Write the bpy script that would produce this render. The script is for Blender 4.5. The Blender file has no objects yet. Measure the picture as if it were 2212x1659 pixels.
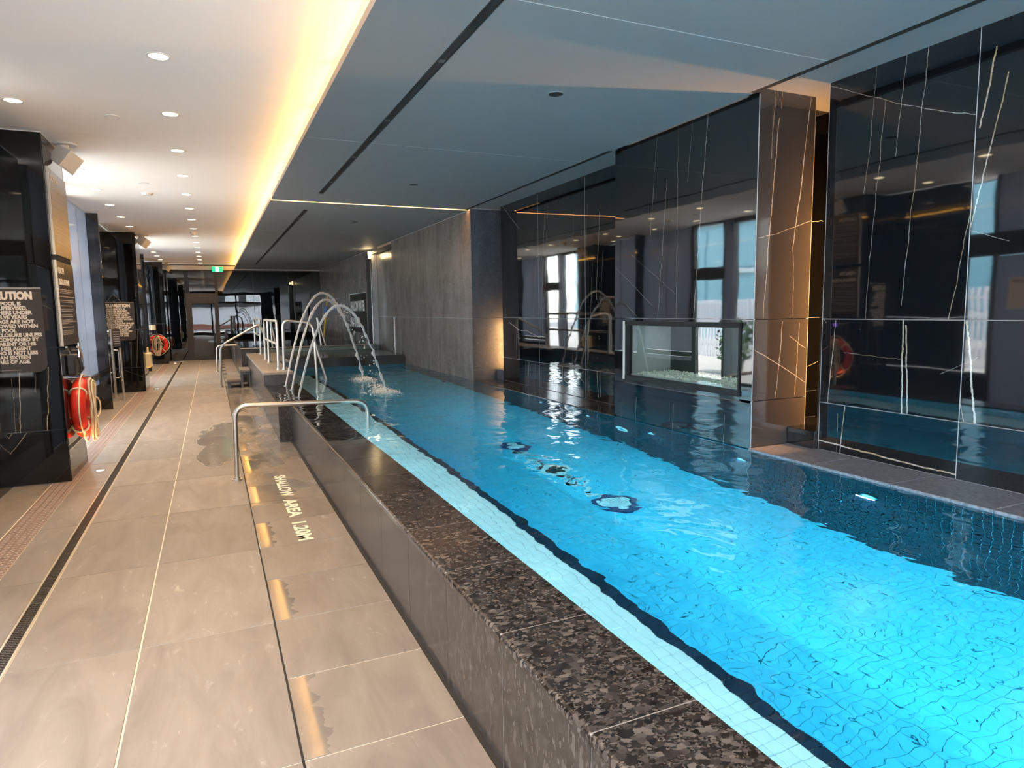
import bpy, bmesh, math, random
from mathutils import Vector, Matrix
random.seed(7)
C = bpy.context.scene.collection
SC = bpy.context.scene
PI = math.pi

# ---------------------------------------------------------------- camera, world, sun, exposure
cam_d = bpy.data.cameras.new('camera'); cam = bpy.data.objects.new('camera', cam_d); C.objects.link(cam)
cam_d.sensor_width = 36.0; cam_d.lens = 1425.6455 / 2212 * 36.0; cam_d.clip_start = 0.05; cam_d.clip_end = 400
yaw, pitch, roll = 0.424634707, 0.112323416, 0.0141898624
fw = Vector((math.sin(yaw)*math.cos(pitch), math.cos(yaw)*math.cos(pitch), -math.sin(pitch)))
rt = Vector((math.cos(yaw), -math.sin(yaw), 0)); dn = fw.cross(rt)
r2 = math.cos(roll)*rt + math.sin(roll)*dn; d2 = -math.sin(roll)*rt + math.cos(roll)*dn
mw = Matrix(((r2.x, -d2.x, -fw.x, 0), (r2.y, -d2.y, -fw.y, 0), (r2.z, -d2.z, -fw.z, 1.55), (0, 0, 0, 1)))
cam.matrix_world = mw; SC.camera = cam
SC.view_settings.view_transform = 'Standard'; SC.view_settings.look = 'None'
SC.view_settings.exposure = 0.40; SC.view_settings.gamma = 1.0; SC.view_settings.use_curve_mapping = False
SC.cycles.max_bounces = 10; SC.cycles.diffuse_bounces = 5; SC.cycles.glossy_bounces = 5
SC.cycles.transmission_bounces = 8; SC.cycles.transparent_max_bounces = 10
SC.cycles.sample_clamp_indirect = 6.0; SC.cycles.use_denoising = True
SKY, SUN, DOWN, COVE, POOLW = 2.8, 27.0, 82.0, 44.0, 12.5
w = bpy.data.worlds.new('world'); SC.world = w; w.use_nodes = True
wn = w.node_tree; bg = wn.nodes['Background']
sk = wn.nodes.new('ShaderNodeTexSky')
try: sk.sky_type = 'NISHITA'
except Exception: pass
sk.sun_disc = False; sk.sun_elevation = math.radians(42); sk.sun_rotation = math.radians(140)
hs_ = wn.nodes.new('ShaderNodeHueSaturation'); hs_.inputs['Saturation'].default_value = .35
wn.links.new(sk.outputs[0], hs_.inputs['Color']); wn.links.new(hs_.outputs[0], bg.inputs[0]); bg.inputs[1].default_value = SKY
sun_d = bpy.data.lights.new('sun', 'SUN'); sun = bpy.data.objects.new('sun', sun_d); C.objects.link(sun)
sun_d.energy = SUN; sun_d.angle = 0.01; sun_d.color = (1, .95, .86)
sun.rotation_euler = Vector((-.10, .64, -.75)).to_track_quat('-Z', 'Y').to_euler()
def portal(loc, rot, sx, sy):
    d = bpy.data.lights.new('daylight_portal', 'AREA'); d.shape = 'RECTANGLE'; d.size = sx; d.size_y = sy
    d.cycles.is_portal = True
    o = bpy.data.objects.new('daylight_portal', d); C.objects.link(o); o.location = loc; o.rotation_euler = rot
for k in (-1, 0, 1, 2):
    y0 = 8.15 + 8*k
    portal((-1.80, y0+0.75, 1.6), (0, -PI/2, 0), 3.1, 1.5)
    portal((-1.80, y0+2.6, 1.6), (0, -PI/2, 0), 3.1, 1.8)
portal((0.9, -3.05, 1.55), (-PI/2, 0, 0), 5.0, 2.6)

# ---------------------------------------------------------------- helpers
class MB:
    def __init__(s): s.v = []; s.f = []; s.sm = []
    def add(s, vs, fs, smooth=False):
        n = len(s.v); s.v += [tuple(p) for p in vs]; s.f += [tuple(i+n for i in f) for f in fs]; s.sm += [smooth]*len(fs); return s
    def box(s, x0, x1, y0, y1, z0, z1, b=0.0):
        if b <= 0:
            vs = [(x0,y0,z0),(x1,y0,z0),(x1,y1,z0),(x0,y1,z0),(x0,y0,z1),(x1,y0,z1),(x1,y1,z1),(x0,y1,z1)]
            return s.add(vs, [(0,3,2,1),(4,5,6,7),(0,1,5,4),(1,2,6,5),(2,3,7,6),(3,0,4,7)])
        bm = bmesh.new(); bmesh.ops.create_cube(bm, size=1)
        for v in bm.verts: v.co = Vector(((x0+x1)/2+v.co.x*(x1-x0), (y0+y1)/2+v.co.y*(y1-y0), (z0+z1)/2+v.co.z*(z1-z0)))
        bmesh.ops.bevel(bm, geom=bm.edges[:], offset=b, segments=1, affect='EDGES', clamp_overlap=True)
        bm.verts.index_update(); s.add([v.co[:] for v in bm.verts], [tuple(v.index for v in f.verts) for f in bm.faces]); bm.free(); return s
    def topq(s, x0, x1, y0, y1, z0, z1):   # tile without an underside
        vs = [(x0,y0,z0),(x1,y0,z0),(x1,y1,z0),(x0,y1,z0),(x0,y0,z1),(x1,y0,z1),(x1,y1,z1),(x0,y1,z1)]
        return s.add(vs, [(4,5,6,7),(0,1,5,4),(1,2,6,5),(2,3,7,6),(3,0,4,7)])
    def obox(s, c, ax, ay, az):
        c, ax, ay, az = map(Vector, (c, ax, ay, az))
        vs = [c+i*ax+j*ay+k*az for k in (-1,1) for j in (-1,1) for i in (-1,1)]
        return s.add(vs, [(0,2,3,1),(4,5,7,6),(0,1,5,4),(1,3,7,5),(3,2,6,7),(2,0,4,6)])
    def tube(s, pts, r, n=10, cap=True, closed=False):
        P = [Vector(p) for p in pts]; m = len(P); R = r if isinstance(r, (list, tuple)) else [r]*m
        up = None; rings = []
        for i in range(m):
            if closed: t = P[(i+1) % m]-P[i-1]
            else: t = P[min(i+1, m-1)]-P[max(i-1, 0)]
            t.normalize()
            if up is None: up = Vector((0,0,1)) if abs(t.z) < .9 else Vector((1,0,0))
            a = up - t*up.dot(t)
            if a.length < 1e-6: a = t.orthogonal()
            a.normalize(); up = a; b = t.cross(a)
            rings.append([P[i]+R[i]*(math.cos(2*PI*k/n)*a+math.sin(2*PI*k/n)*b) for k in range(n)])
        vs = [p for rg in rings for p in rg]; fs = []
        for i in range(m if closed else m-1):
            for k in range(n):
                j = (i+1) % m
                fs.append((i*n+k, i*n+(k+1)%n, j*n+(k+1)%n, j*n+k))
        s.add(vs, fs, True)
        if cap and not closed:
            s.add(rings[0], [tuple(range(n-1,-1,-1))]); s.add(rings[-1], [tuple(range(n))])
        return s
    def cyl(s, c, r, h, axis='z', n=24, r2=None):
        c = Vector(c); r2 = r if r2 is None else r2
        A = {'z': ((1,0,0),(0,1,0),(0,0,1)), 'x': ((0,1,0),(0,0,1),(1,0,0)), 'y': ((0,0,1),(1,0,0),(0,1,0))}[axis]
        a, b, t = map(Vector, A)
        v0 = [c+r*(math.cos(2*PI*k/n)*a+math.sin(2*PI*k/n)*b) for k in range(n)]
        v1 = [c+t*h+r2*(math.cos(2*PI*k/n)*a+math.sin(2*PI*k/n)*b) for k in range(n)]
        s.add(v0+v1, [(k,(k+1)%n,n+(k+1)%n,n+k) for k in range(n)], True)
        s.add(v0, [tuple(range(n-1,-1,-1))]); s.add(v1, [tuple(range(n))]); return s
    def ring(s, c, r0, r1, z0, z1, n=32, axis='z'):
        c = Vector(c); A = {'z': ((1,0,0),(0,1,0),(0,0,1)), 'x': ((0,1,0),(0,0,1),(1,0,0))}[axis]
        a, b, t = map(Vector, A); vs = []
        for rr, zz in ((r0,z0),(r1,z0),(r1,z1),(r0,z1)):
            vs += [c+t*zz+rr*(math.cos(2*PI*k/n)*a+math.sin(2*PI*k/n)*b) for k in range(n)]
        fs = []
        for q in range(4):
            o, p = q*n, ((q+1)%4)*n
            fs += [(o+k, o+(k+1)%n, p+(k+1)%n, p+k) for k in range(n)]
        return s.add(vs, fs)
    def torus(s, c, R, r, axis, n=40, m=14):
        c = Vector(c); a, b, t = {'x': ((0,1,0),(0,0,1),(1,0,0)), 'y': ((1,0,0),(0,0,1),(0,1,0)), 'z': ((1,0,0),(0,1,0),(0,0,1))}[axis]
        a, b, t = Vector(a), Vector(b), Vector(t); vs = []
        for i in range(n):
            d = math.cos(2*PI*i/n)*a+math.sin(2*PI*i/n)*b
            vs += [c+(R+r*math.cos(2*PI*k/m))*d+r*math.sin(2*PI*k/m)*t for k in range(m)]
        fs = [(i*m+k, ((i+1)%n)*m+k, ((i+1)%n)*m+(k+1)%m, i*m+(k+1)%m) for i in range(n) for k in range(m)]
        return s.add(vs, fs, True)
    def prism(s, poly, z0, z1):
        n = len(poly); vs = [(x,y,z0) for x,y in poly]+[(x,y,z1) for x,y in poly]
        return s.add(vs, [tuple(range(n-1,-1,-1)), tuple(range(n,2*n))]+[(k,(k+1)%n,n+(k+1)%n,n+k) for k in range(n)])
    def mesh(s, name, mat):
        me = bpy.data.meshes.new(name); me.from_pydata(s.v, [], s.f)
        if any(s.sm): me.polygons.foreach_set('use_smooth', s.sm)
        if mat: me.materials.append(mat)
        me.update(); return me
    def build(s, name, mat, parent=None, kind=None):
        o = bpy.data.objects.new(name, s.mesh(name, mat)); C.objects.link(o)
        if parent: o.parent = parent
        if kind: o['kind'] = kind
        return o
def inst(name, me, loc, parent=None, rot=None):
    o = bpy.data.objects.new(name, me); C.objects.link(o); o.location = loc
    if rot: o.rotation_euler = rot
    if parent: o.parent = parent
    return o
def tag(o, label, cat=None, group=None, kind=None):
    o['label'] = label
    if cat: o['category'] = cat
    if group: o['group'] = group
    if kind: o['kind'] = kind
    return o
def thing(name, label, cat, loc=(0,0,0), rz=0, group=None, kind=None):
    o = bpy.data.objects.new(name, None); C.objects.link(o); o.location = loc; o.rotation_euler = (0,0,rz)
    o.empty_display_size = .1
    return tag(o, label, cat, group, kind)
def struct(name, label, loc=(0,0,0)):
    o = bpy.data.objects.new(name, None); C.objects.link(o); o.location = loc; o['label'] = label; o['kind'] = 'structure'; o['category'] = name.split('_')[0].split('.')[0]; return o
def dup(root, loc, label=None, rz=None):
    r = root.copy(); C.objects.link(r); r.location = loc
    if rz is not None: r.rotation_euler = (0,0,rz)
    if label: r['label'] = label
    for ch in list(root.children):
        c = ch.copy(); C.objects.link(c); c.parent = r
        for g in list(ch.children):
            d = g.copy(); C.objects.link(d); d.parent = c
    return r
def text(name, body, mat, size, loc, rot, parent, bold=0.0, align='LEFT', width=None, line=1.0, depth=.0006):
    """lettering as a plain mesh, squeezed to the given width"""
    cu = bpy.data.curves.new(name, 'FONT'); cu.body = body; cu.size = size; cu.offset = bold; cu.extrude = depth
    cu.align_x = align; cu.space_line = line; cu.resolution_u = 3
    tmp = bpy.data.objects.new('tmp', cu); C.objects.link(tmp); bpy.context.view_layer.update()
    me = bpy.data.meshes.new_from_object(tmp.evaluated_get(bpy.context.evaluated_depsgraph_get()))
    bpy.data.objects.remove(tmp); me.materials.clear(); me.materials.append(mat)
    if width:
        xs = [v.co.x for v in me.vertices]; k = width/(max(xs)-min(xs))
        for v in me.vertices: v.co.x *= k
    o = bpy.data.objects.new(name, me); C.objects.link(o); o.location = loc; o.rotation_euler = rot; o.parent = parent; return o

# ---------------------------------------------------------------- materials
def new_mat(name):
    m = bpy.data.materials.new(name); m.use_nodes = True; nt = m.node_tree; return m, nt, nt.nodes['Principled BSDF']
def N(nt, t, **kw):
    n = nt.nodes.new('ShaderNode'+t)
    for k, v in kw.items():
        if k.startswith('i_'):
            key = k[2:]; key = int(key) if key.isdigit() else key
            n.inputs[key].default_value = v
        else: setattr(n, k, v)
    return n
def L(nt, a, b): nt.links.new(a, b)
def M(nt, op, a, b=None, c=None, clamp=False):
    n = nt.nodes.new('ShaderNodeMath'); n.operation = op; n.use_clamp = clamp
    for i, x in enumerate((a, b, c)):
        if x is None: continue
        if isinstance(x, (int, float)): n.inputs[i].default_value = x
        else: nt.links.new(x, n.inputs[i])
    return n.outputs[0]
def mixc(nt, fac, a, b):
    n = nt.nodes.new('ShaderNodeMix'); n.data_type = 'RGBA'
    for i, x in ((0, fac), (6, a), (7, b)):
        if isinstance(x, (int, float)): n.inputs[i].default_value = x
        elif isinstance(x, tuple): n.inputs[i].default_value = (*x, 1)
        else: nt.links.new(x, n.inputs[i])
    return n.outputs[2]
def coords(nt, scale=(1,1,1)):
    tc = N(nt, 'TexCoord'); mp = N(nt, 'Mapping'); mp.inputs['Scale'].default_value = scale
    L(nt, tc.outputs['Object'], mp.inputs['Vector']); return mp.outputs[0]
def geopos(nt, scale=(1,1,1)):
    g = N(nt, 'NewGeometry'); mp = N(nt, 'Mapping'); mp.inputs['Scale'].default_value = scale
    L(nt, g.outputs['Position'], mp.inputs['Vector']); return mp.outputs[0]
def noise(nt, vec, scale, detail=4, rough=.55, dist=0):
    n = N(nt, 'TexNoise'); n.inputs['Scale'].default_value = scale; n.inputs['Detail'].default_value = detail
    n.inputs['Roughness'].default_value = rough; n.inputs['Distortion'].default_value = dist
    L(nt, vec, n.inputs['Vector']); return n.outputs['Fac']
def ramp(nt, fac, stops):
    r = N(nt, 'ValToRGB'); e = r.color_ramp.elements
    while len(e) < len(stops): e.new(0.5)
    for q, (p, c) in zip(e, stops): q.position = p; q.color = (*c, 1) if len(c) == 3 else c
    L(nt, fac, r.inputs[0]); return r.outputs[0]
def bump(nt, bsdf, h, strength=.2, dist=.01):
    b = N(nt, 'Bump'); b.inputs['Strength'].default_value = strength; b.inputs['Distance'].default_value = dist
    L(nt, h, b.inputs['Height']); L(nt, b.outputs[0], bsdf.inputs['Normal']); return b
def plain(name, col, rough=.5, metal=0, spec=.5, var=.06, scale=12, emis=None, es=0, bumpk=0):
    m, nt, b = new_mat(name); v = coords(nt); f = noise(nt, v, scale, 3)
    lo = tuple(c*(1-var) for c in col); hi = tuple(min(1, c*(1+var)) for c in col)
    L(nt, mixc(nt, f, lo, hi), b.inputs['Base Color'])
    b.inputs['Roughness'].default_value = rough; b.inputs['Metallic'].default_value = metal
    b.inputs['Specular IOR Level'].default_value = spec
    if emis: b.inputs['Emission Color'].default_value = (*emis, 1); b.inputs['Emission Strength'].default_value = es
    if bumpk: bump(nt, b, noise(nt, v, scale*6, 3), bumpk, .004)
    return m
M_white_ceil = plain('white_ceiling_paint', (.94, .915, .875), .75, var=.015, scale=2)
M_grey_ceil = plain('grey_ceiling_paint', (.255, .268, .274), .6, var=.03, scale=2)
M_beige = plain('beige_paint', (.62, .57, .52), .7)
M_bead = plain('pale_bead', (.62, .64, .65), .5)
M_black_metal = plain('black_metal', (.022, .022, .024), .35, spec=.5)
M_brown_frame = plain('bronze_frame', (.034, .030, .028), .45)
M_dark_gap = plain('dark_gap', (.012, .011, .010), .8)
M_grout_light = plain('light_grout', (.50, .50, .52), .8, scale=30, var=.12)
M_grout_deck = plain('deck_grout', (.66, .56, .46), .85, scale=25, var=.2)
M_white_plastic = plain('white_plastic', (.78, .77, .74), .45)
M_steel = plain('brushed_steel', (.70, .64, .57), .34, metal=1.0, scale=40)
M_chrome = plain('chrome', (.75, .74, .72), .08, metal=1.0)
M_brass_edge = plain('drain_edge_metal', (.70, .62, .48), .3, metal=.6)
M_grate = plain('grate_metal', (.16, .13, .10), .35, metal=.7)
M_red = plain('red_vinyl', (.62, .032, .018), .32, var=.1, scale=6)
M_rope = plain('cream_rope', (.70, .62, .46), .8, scale=60, var=.2, bumpk=.4)
M_sign = plain('sign_brown_black', (.045, .038, .035), .28)
M_sign_matte = plain('sign_brown_black_matte', (.040,.034,.031), .8, spec=.15)
M_frame_dark = plain('dark_window_frame', (.022,.019,.018), .65, spec=.25)
M_sign_text = plain('sign_lettering', (.80, .76, .70), .5)
M_sign_dim = plain('sign_small_print', (.30, .27, .25), .5)
M_floor_text = plain('floor_lettering', (.72, .74, .58), .6)
M_tactile = plain('tactile_strip', (.19, .135, .11), .5, scale=6, var=.12)
M_tactile_bar = plain('tactile_bar', (.42, .32, .27), .4)
M_yellow = plain('yellow_pole', (.72, .47, .06), .4)
M_blue = plain('blue_plastic', (.04, .16, .55), .4)
M_green = plain('exit_green', (.0, .38, .16), .4, emis=(.0, .62, .28), es=.9)
M_exit_white = plain('exit_white', (.8, .9, .85), .5, emis=(.8, 1, .9), es=1.3)
M_lens = plain('lamp_lens', (.9, .85, .7), .5, emis=(1, .82, .50), es=9)
M_uplens = plain('uplight_lens', (.9, .85, .7), .5, emis=(1, .85, .6), es=9)
M_cove = plain('cove_led', (1, .7, .3), .5, emis=(1, .46, .07), es=COVE)
M_slotled = plain('slot_led', (1, .7, .4), .5, emis=(1, .50, .17), es=22)
M_poollens = plain('pool_lamp_lens', (.7, 1, 1), .5, emis=(.30, .92, .95), es=.30)
M_kit = plain('beige_case', (.72, .62, .40), .45)
M_fence = plain('white_slat', (.62, .62, .66), .5)
M_navy_trim = plain('grille_frame_blue', (.012, .03, .10), .4)
M_pale_cover = plain('grille_cover', (.80, .86, .88), .45)
M_paper = plain('white_paper', (.8, .8, .86), .7)
M_purple = plain('purple_lamp', (.2, .1, .8), .4, emis=(.3, .2, 1), es=2)

def deck_mat(name, wet):
    m, nt, b = new_mat(name); g = geopos(nt); oi = N(nt, 'ObjectInfo')
    mp = N(nt, 'Mapping'); L(nt, g, mp.inputs[0]); mp.inputs['Rotation'].default_value = (0,0,.5); mp.inputs['Scale'].default_value = (3.2,.9,1)
    off = N(nt, 'VectorMath', operation='ADD'); L(nt, mp.outputs[0], off.inputs[0])
    sc = N(nt, 'VectorMath', operation='SCALE'); sc.inputs[3].default_value = 19.0
    cv = N(nt, 'CombineXYZ'); L(nt, oi.outputs['Random'], cv.inputs[0]); L(nt, oi.outputs['Random'], cv.inputs[1])
    L(nt, cv.outputs[0], sc.inputs[0]); L(nt, sc.outputs[0], off.inputs[1])
    n1 = noise(nt, off.outputs[0], 1.6, 6, .62, 1.0); n2 = noise(nt, off.outputs[0], 7, 5, .7, .6)
    base = ramp(nt, n1, [(.28, (.160,.136,.117)), (.5, (.205,.177,.152)), (.72, (.25,.218,.189))])
    scuff = M(nt, 'MULTIPLY', ramp(nt, n2, [(.60,(0,0,0)),(.78,(1,1,1))]), ramp(nt, n1, [(.42,(0,0,0)),(.6,(.7,.7,.7))]))
    col = mixc(nt, scuff, base, (.56,.49,.42))
    vr = M(nt, 'MULTIPLY_ADD', oi.outputs['Random'], .16, .92)
    hs = N(nt, 'HueSaturation'); L(nt, col, hs.inputs['Color']); L(nt, vr, hs.inputs['Value']); col = hs.outputs[0]
    sx = N(nt, 'SeparateXYZ'); L(nt, g, sx.inputs[0])
    pm = noise(nt, geopos(nt, (1.4,.7,1)), 1.6, 3, .55, .4)
    far = M(nt, 'MULTIPLY', M(nt, 'GREATER_THAN', sx.outputs[1], 5.6), M(nt, 'LESS_THAN', sx.outputs[1], 15.0))
    if wet:
        pud = M(nt, 'MULTIPLY', ramp(nt, pm, [(.30,(0,0,0)),(.62,(1,1,1))]), M(nt, 'MAXIMUM', far, .0))
        # water left along the joint at every second tile
        ph = M(nt, 'FRACT', M(nt, 'MULTIPLY_ADD', sx.outputs[1], 1/1.144, -1.967+.5))
        edge = noise(nt, geopos(nt, (1,3,1)), 3, 4)
        lim = M(nt, 'MULTIPLY_ADD', edge, .20, .20)
        strip = M(nt, 'MULTIPLY', M(nt, 'LESS_THAN', sx.outputs[0], lim), M(nt, 'GREATER_THAN', ph, .5))
        pud = M(nt, 'MAXIMUM', pud, M(nt, 'MULTIPLY', strip, .9))
        pud = M(nt, 'MAXIMUM', pud, .14)
    else:
        ex = M(nt, 'DIVIDE', M(nt, 'ADD', sx.outputs[0], -.12), .36); ey = M(nt, 'DIVIDE', M(nt, 'ADD', sx.outputs[1], -8.7), 1.5)
        el = M(nt, 'ADD', M(nt, 'ADD', M(nt, 'MULTIPLY', ex, ex), M(nt, 'MULTIPLY', ey, ey)), M(nt, 'MULTIPLY_ADD', pm, 2.4, -1.2))
        pud = M(nt, 'MULTIPLY', M(nt, 'DIVIDE', M(nt, 'SUBTRACT', 1.0, el), .25, clamp=True), .85)
    col = mixc(nt, M(nt, 'MULTIPLY', pud, .30), col, (.12,.115,.105))
    L(nt, col, b.inputs['Base Color'])
    L(nt, M(nt, 'MULTIPLY_ADD', pud, -.40 if not wet else -.44, .46), b.inputs['Roughness'])
    inv = M(nt, 'SUBTRACT', 1.0, pud); bb = bump(nt, b, n2, .1, .003); L(nt, M(nt, 'MULTIPLY', inv, .12), bb.inputs['Strength'])
    return m
M_deck = deck_mat('deck_stone', False); M_deck_wet = deck_mat('deck_stone_wet', True)

def granite(name, cols, scale, rough, stretch=(1,1,1), lo=.5):
    m, nt, b = new_mat(name); g = geopos(nt, stretch)
    wv = N(nt, 'TexNoise'); wv.inputs['Scale'].default_value = scale*.9; wv.inputs['Detail'].default_value = 3; L(nt, g, wv.inputs['Vector'])
    ad = N(nt, 'VectorMath', operation='MULTIPLY_ADD'); L(nt, wv.outputs['Color'], ad.inputs[0]); ad.inputs[1].default_value = (.9/scale,)*3; L(nt, g, ad.inputs[2])
    v1 = N(nt, 'TexVoronoi'); v1.inputs['Scale'].default_value = scale; L(nt, ad.outputs[0], v1.inputs['Vector'])
    v2 = N(nt, 'TexVoronoi'); v2.inputs['Scale'].default_value = scale*2.7; L(nt, ad.outputs[0], v2.inputs['Vector'])
    s1 = N(nt, 'SeparateColor'); L(nt, v1.outputs['Color'], s1.inputs[0]); s2 = N(nt, 'SeparateColor'); L(nt, v2.outputs['Color'], s2.inputs[0])
    c1 = ramp(nt, s1.outputs[0], cols); c2 = ramp(nt, s2.outputs[1], cols)
    msk = M(nt, 'GREATER_THAN', s1.outputs[1], lo)
    L(nt, mixc(nt, msk, c1, c2), b.inputs['Base Color']); b.inputs['Roughness'].default_value = rough
    return m, nt, b
M_coping, nt, b = granite('brown_granite', [(0,(.007,.0055,.0052)),(.3,(.019,.0155,.0148)),(.55,(.036,.030,.0285)),(.8,(.064,.055,.052)),(.97,(.12,.104,.095))], 46, .16, (1,1.35,1), .42)
M_curb, nt, b = granite('honed_granite', [(0,(.023,.019,.0175)),(.5,(.036,.031,.029)),(.85,(.053,.046,.043)),(1,(.082,.073,.069))], 52, .26, (1,1,.42), .3)
M_ledge, nt, b = granite('dark_ledge_stone', [(0,(.14,.138,.155)),(.5,(.205,.203,.225)),(1,(.28,.275,.30))], 30, .3, (1,1,1), .2)

def stone(name, a, mid, c, rough):
    m, nt, b = new_mat(name); g = geopos(nt); n1 = noise(nt, geopos(nt, (2.4,2.4,.6)), 1.5, 5, .62, .8); n2 = noise(nt, g, 30, 6, .75); n3 = noise(nt, g, 5.5, 5, .7, .8)
    f = M(nt, 'ADD', M(nt, 'MULTIPLY', n1, .42), M(nt, 'ADD', M(nt, 'MULTIPLY', n3, .30), M(nt, 'MULTIPLY', n2, .28)))
    col = ramp(nt, f, [(.33, a), (.50, mid), (.69, c)])
    sp = ramp(nt, n2, [(.60,(0,0,0)),(.72,(.9,.9,.9))]); col = mixc(nt, M(nt,'MULTIPLY',sp,.5), col, (.34,.31,.29))
    L(nt, col, b.inputs['Base Color']); b.inputs['Roughness'].default_value = rough
    bump(nt, b, n2, .05, .003); return m
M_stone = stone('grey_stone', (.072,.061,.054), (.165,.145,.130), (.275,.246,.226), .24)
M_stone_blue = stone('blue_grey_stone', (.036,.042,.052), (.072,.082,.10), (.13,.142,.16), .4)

# vein node group
vg = bpy.data.node_groups.new('vein_line', 'ShaderNodeTree')
for nm in ('A','Cc','Wob','K','B','W','A0','A1'): vg.interface.new_socket(nm, in_out='INPUT', socket_type='NodeSocketFloat')
vg.interface.new_socket('Fac', in_out='OUTPUT', socket_type='NodeSocketFloat')
gi = vg.nodes.new('NodeGroupInput'); go = vg.nodes.new('NodeGroupOutput'); I = gi.outputs
ln = M(vg, 'MULTIPLY_ADD', I['A'], I['K'], I['B']); dd = M(vg, 'ABSOLUTE', M(vg, 'ADD', M(vg, 'SUBTRACT', I['Cc'], ln), I['Wob']))
ff = M(vg, 'DIVIDE', M(vg, 'SUBTRACT', I['W'], dd), M(vg, 'MULTIPLY', I['W'], .45), clamp=True)
ff = M(vg, 'MULTIPLY', ff, M(vg, 'MULTIPLY', M(vg, 'GREATER_THAN', I['A'], I['A0']), M(vg, 'LESS_THAN', I['A'], I['A1'])))
vg.links.new(ff, go.inputs[0])
def marble(name, axis, veins, base=(.0045,.0055,.0072), rough=.03, spec=.95, tint=(.62,.60,.56)):
    m, nt, b = new_mat(name); g = geopos(nt); s = N(nt, 'SeparateXYZ'); L(nt, g, s.inputs[0])
    u = s.outputs[1 if axis == 'x' else 0]; z = s.outputs[2]
    n1 = noise(nt, g, 5, 4, .6); n2 = noise(nt, g, 60, 3, .7)
    wob = M(nt, 'ADD', M(nt, 'MULTIPLY_ADD', n1, .034, -.017), M(nt, 'MULTIPLY_ADD', n2, .010, -.005))
    tot = None
    for u0, z0, u1, z1, wd in veins:
        q = nt.nodes.new('ShaderNodeGroup'); q.node_tree = vg
        if abs(z1-z0) >= abs(u1-u0): a, c, a0, c0, a1, c1 = z, u, z0, u0, z1, u1
        else: a, c, a0, c0, a1, c1 = u, z, u0, z0, u1, z1
        k = (c1-c0)/(a1-a0); L(nt, a, q.inputs['A']); L(nt, c, q.inputs['Cc']); L(nt, wob, q.inputs['Wob'])
        q.inputs['K'].default_value = k; q.inputs['B'].default_value = c0-k*a0; q.inputs['W'].default_value = wd*.0032
        q.inputs['A0'].default_value = min(a0,a1); q.inputs['A1'].default_value = max(a0,a1)
        f = M(nt, 'MULTIPLY', q.outputs[0], min(1, .45+.3*wd))
        tot = f if tot is None else M(nt, 'MAXIMUM', tot, f)
    cl = noise(nt, g, 2.2, 5, .6)
    vc = mixc(nt, ramp(nt, noise(nt, g, 3.1, 3), [(.45,(0,0,0)),(.6,(1,1,1))]), tint, (.50,.36,.22))
    bc = mixc(nt, cl, tuple(c*.85 for c in base), tuple(c*1.15 for c in base))
    if tot is not None: bc = mixc(nt, M(nt, 'MULTIPLY', tot, M(nt, 'MULTIPLY_ADD', n2, .9, .35, clamp=True)), bc, vc)
    L(nt, bc, b.inputs['Base Color']); b.inputs['Roughness'].default_value = rough; b.inputs['Specular IOR Level'].default_value = spec
    bump(nt, b, noise(nt, g, 2.6, 1), .014, .05); return m
def mosaic(name, a, c, rough=.25):
    m, nt, b = new_mat(name); g = geopos(nt)
    sn = N(nt, 'VectorMath', operation='SNAP'); L(nt, g, sn.inputs[0]); sn.inputs[1].default_value = (.05,.05,.05)
    wn_ = N(nt, 'TexWhiteNoise'); L(nt, sn.outputs[0], wn_.inputs['Vector'])
    L(nt, mixc(nt, wn_.outputs['Value'], a, c), b.inputs['Base Color']); b.inputs['Roughness'].default_value = rough; return m
M_mos_floor = mosaic('pale_blue_mosaic', (.080,.59,.83), (.12,.67,.90))
M_mos_bench = mosaic('white_mosaic', (.80,.86,.83), (.88,.93,.91))
M_mos_dark = mosaic('navy_mosaic', (.004,.009,.020), (.008,.017,.032))
M_mos_grout = plain('pool_grout', (.085,.58,.77), .8)
M_mos_grout_navy = plain('navy_wall_grout', (.045,.10,.135), .8)

M_water = bpy.data.materials.new('pool_water'); M_water.use_nodes = True; nt = M_water.node_tree
nt.nodes.remove(nt.nodes['Principled BSDF']); out = nt.nodes['Material Output']
gl = N(nt, 'BsdfGlass'); gl.inputs['IOR'].default_value = 1.333; gl.inputs['Roughness'].default_value = 0.0
g = geopos(nt); n1 = noise(nt, geopos(nt, (1,.8,1)), 3.4, 2, .5, .3); n2 = noise(nt, geopos(nt, (1.0,.7,1)), 9.5, 2, .5, .2)
hh = M(nt, 'ADD', M(nt, 'MULTIPLY', n1, 1.0), M(nt, 'MULTIPLY', n2, .13))
bp = N(nt, 'Bump'); bp.inputs['Strength'].default_value = 1.0; bp.inputs['Distance'].default_value = .018
L(nt, hh, bp.inputs['Height']); L(nt, bp.outputs[0], gl.inputs['Normal']); L(nt, gl.outputs[0], out.inputs['Surface'])
va = N(nt, 'VolumeAbsorption'); va.inputs['Color'].default_value = (.0, .845, .965, 1); va.inputs['Density'].default_value = .33
L(nt, va.outputs[0], out.inputs['Volume'])

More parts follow.
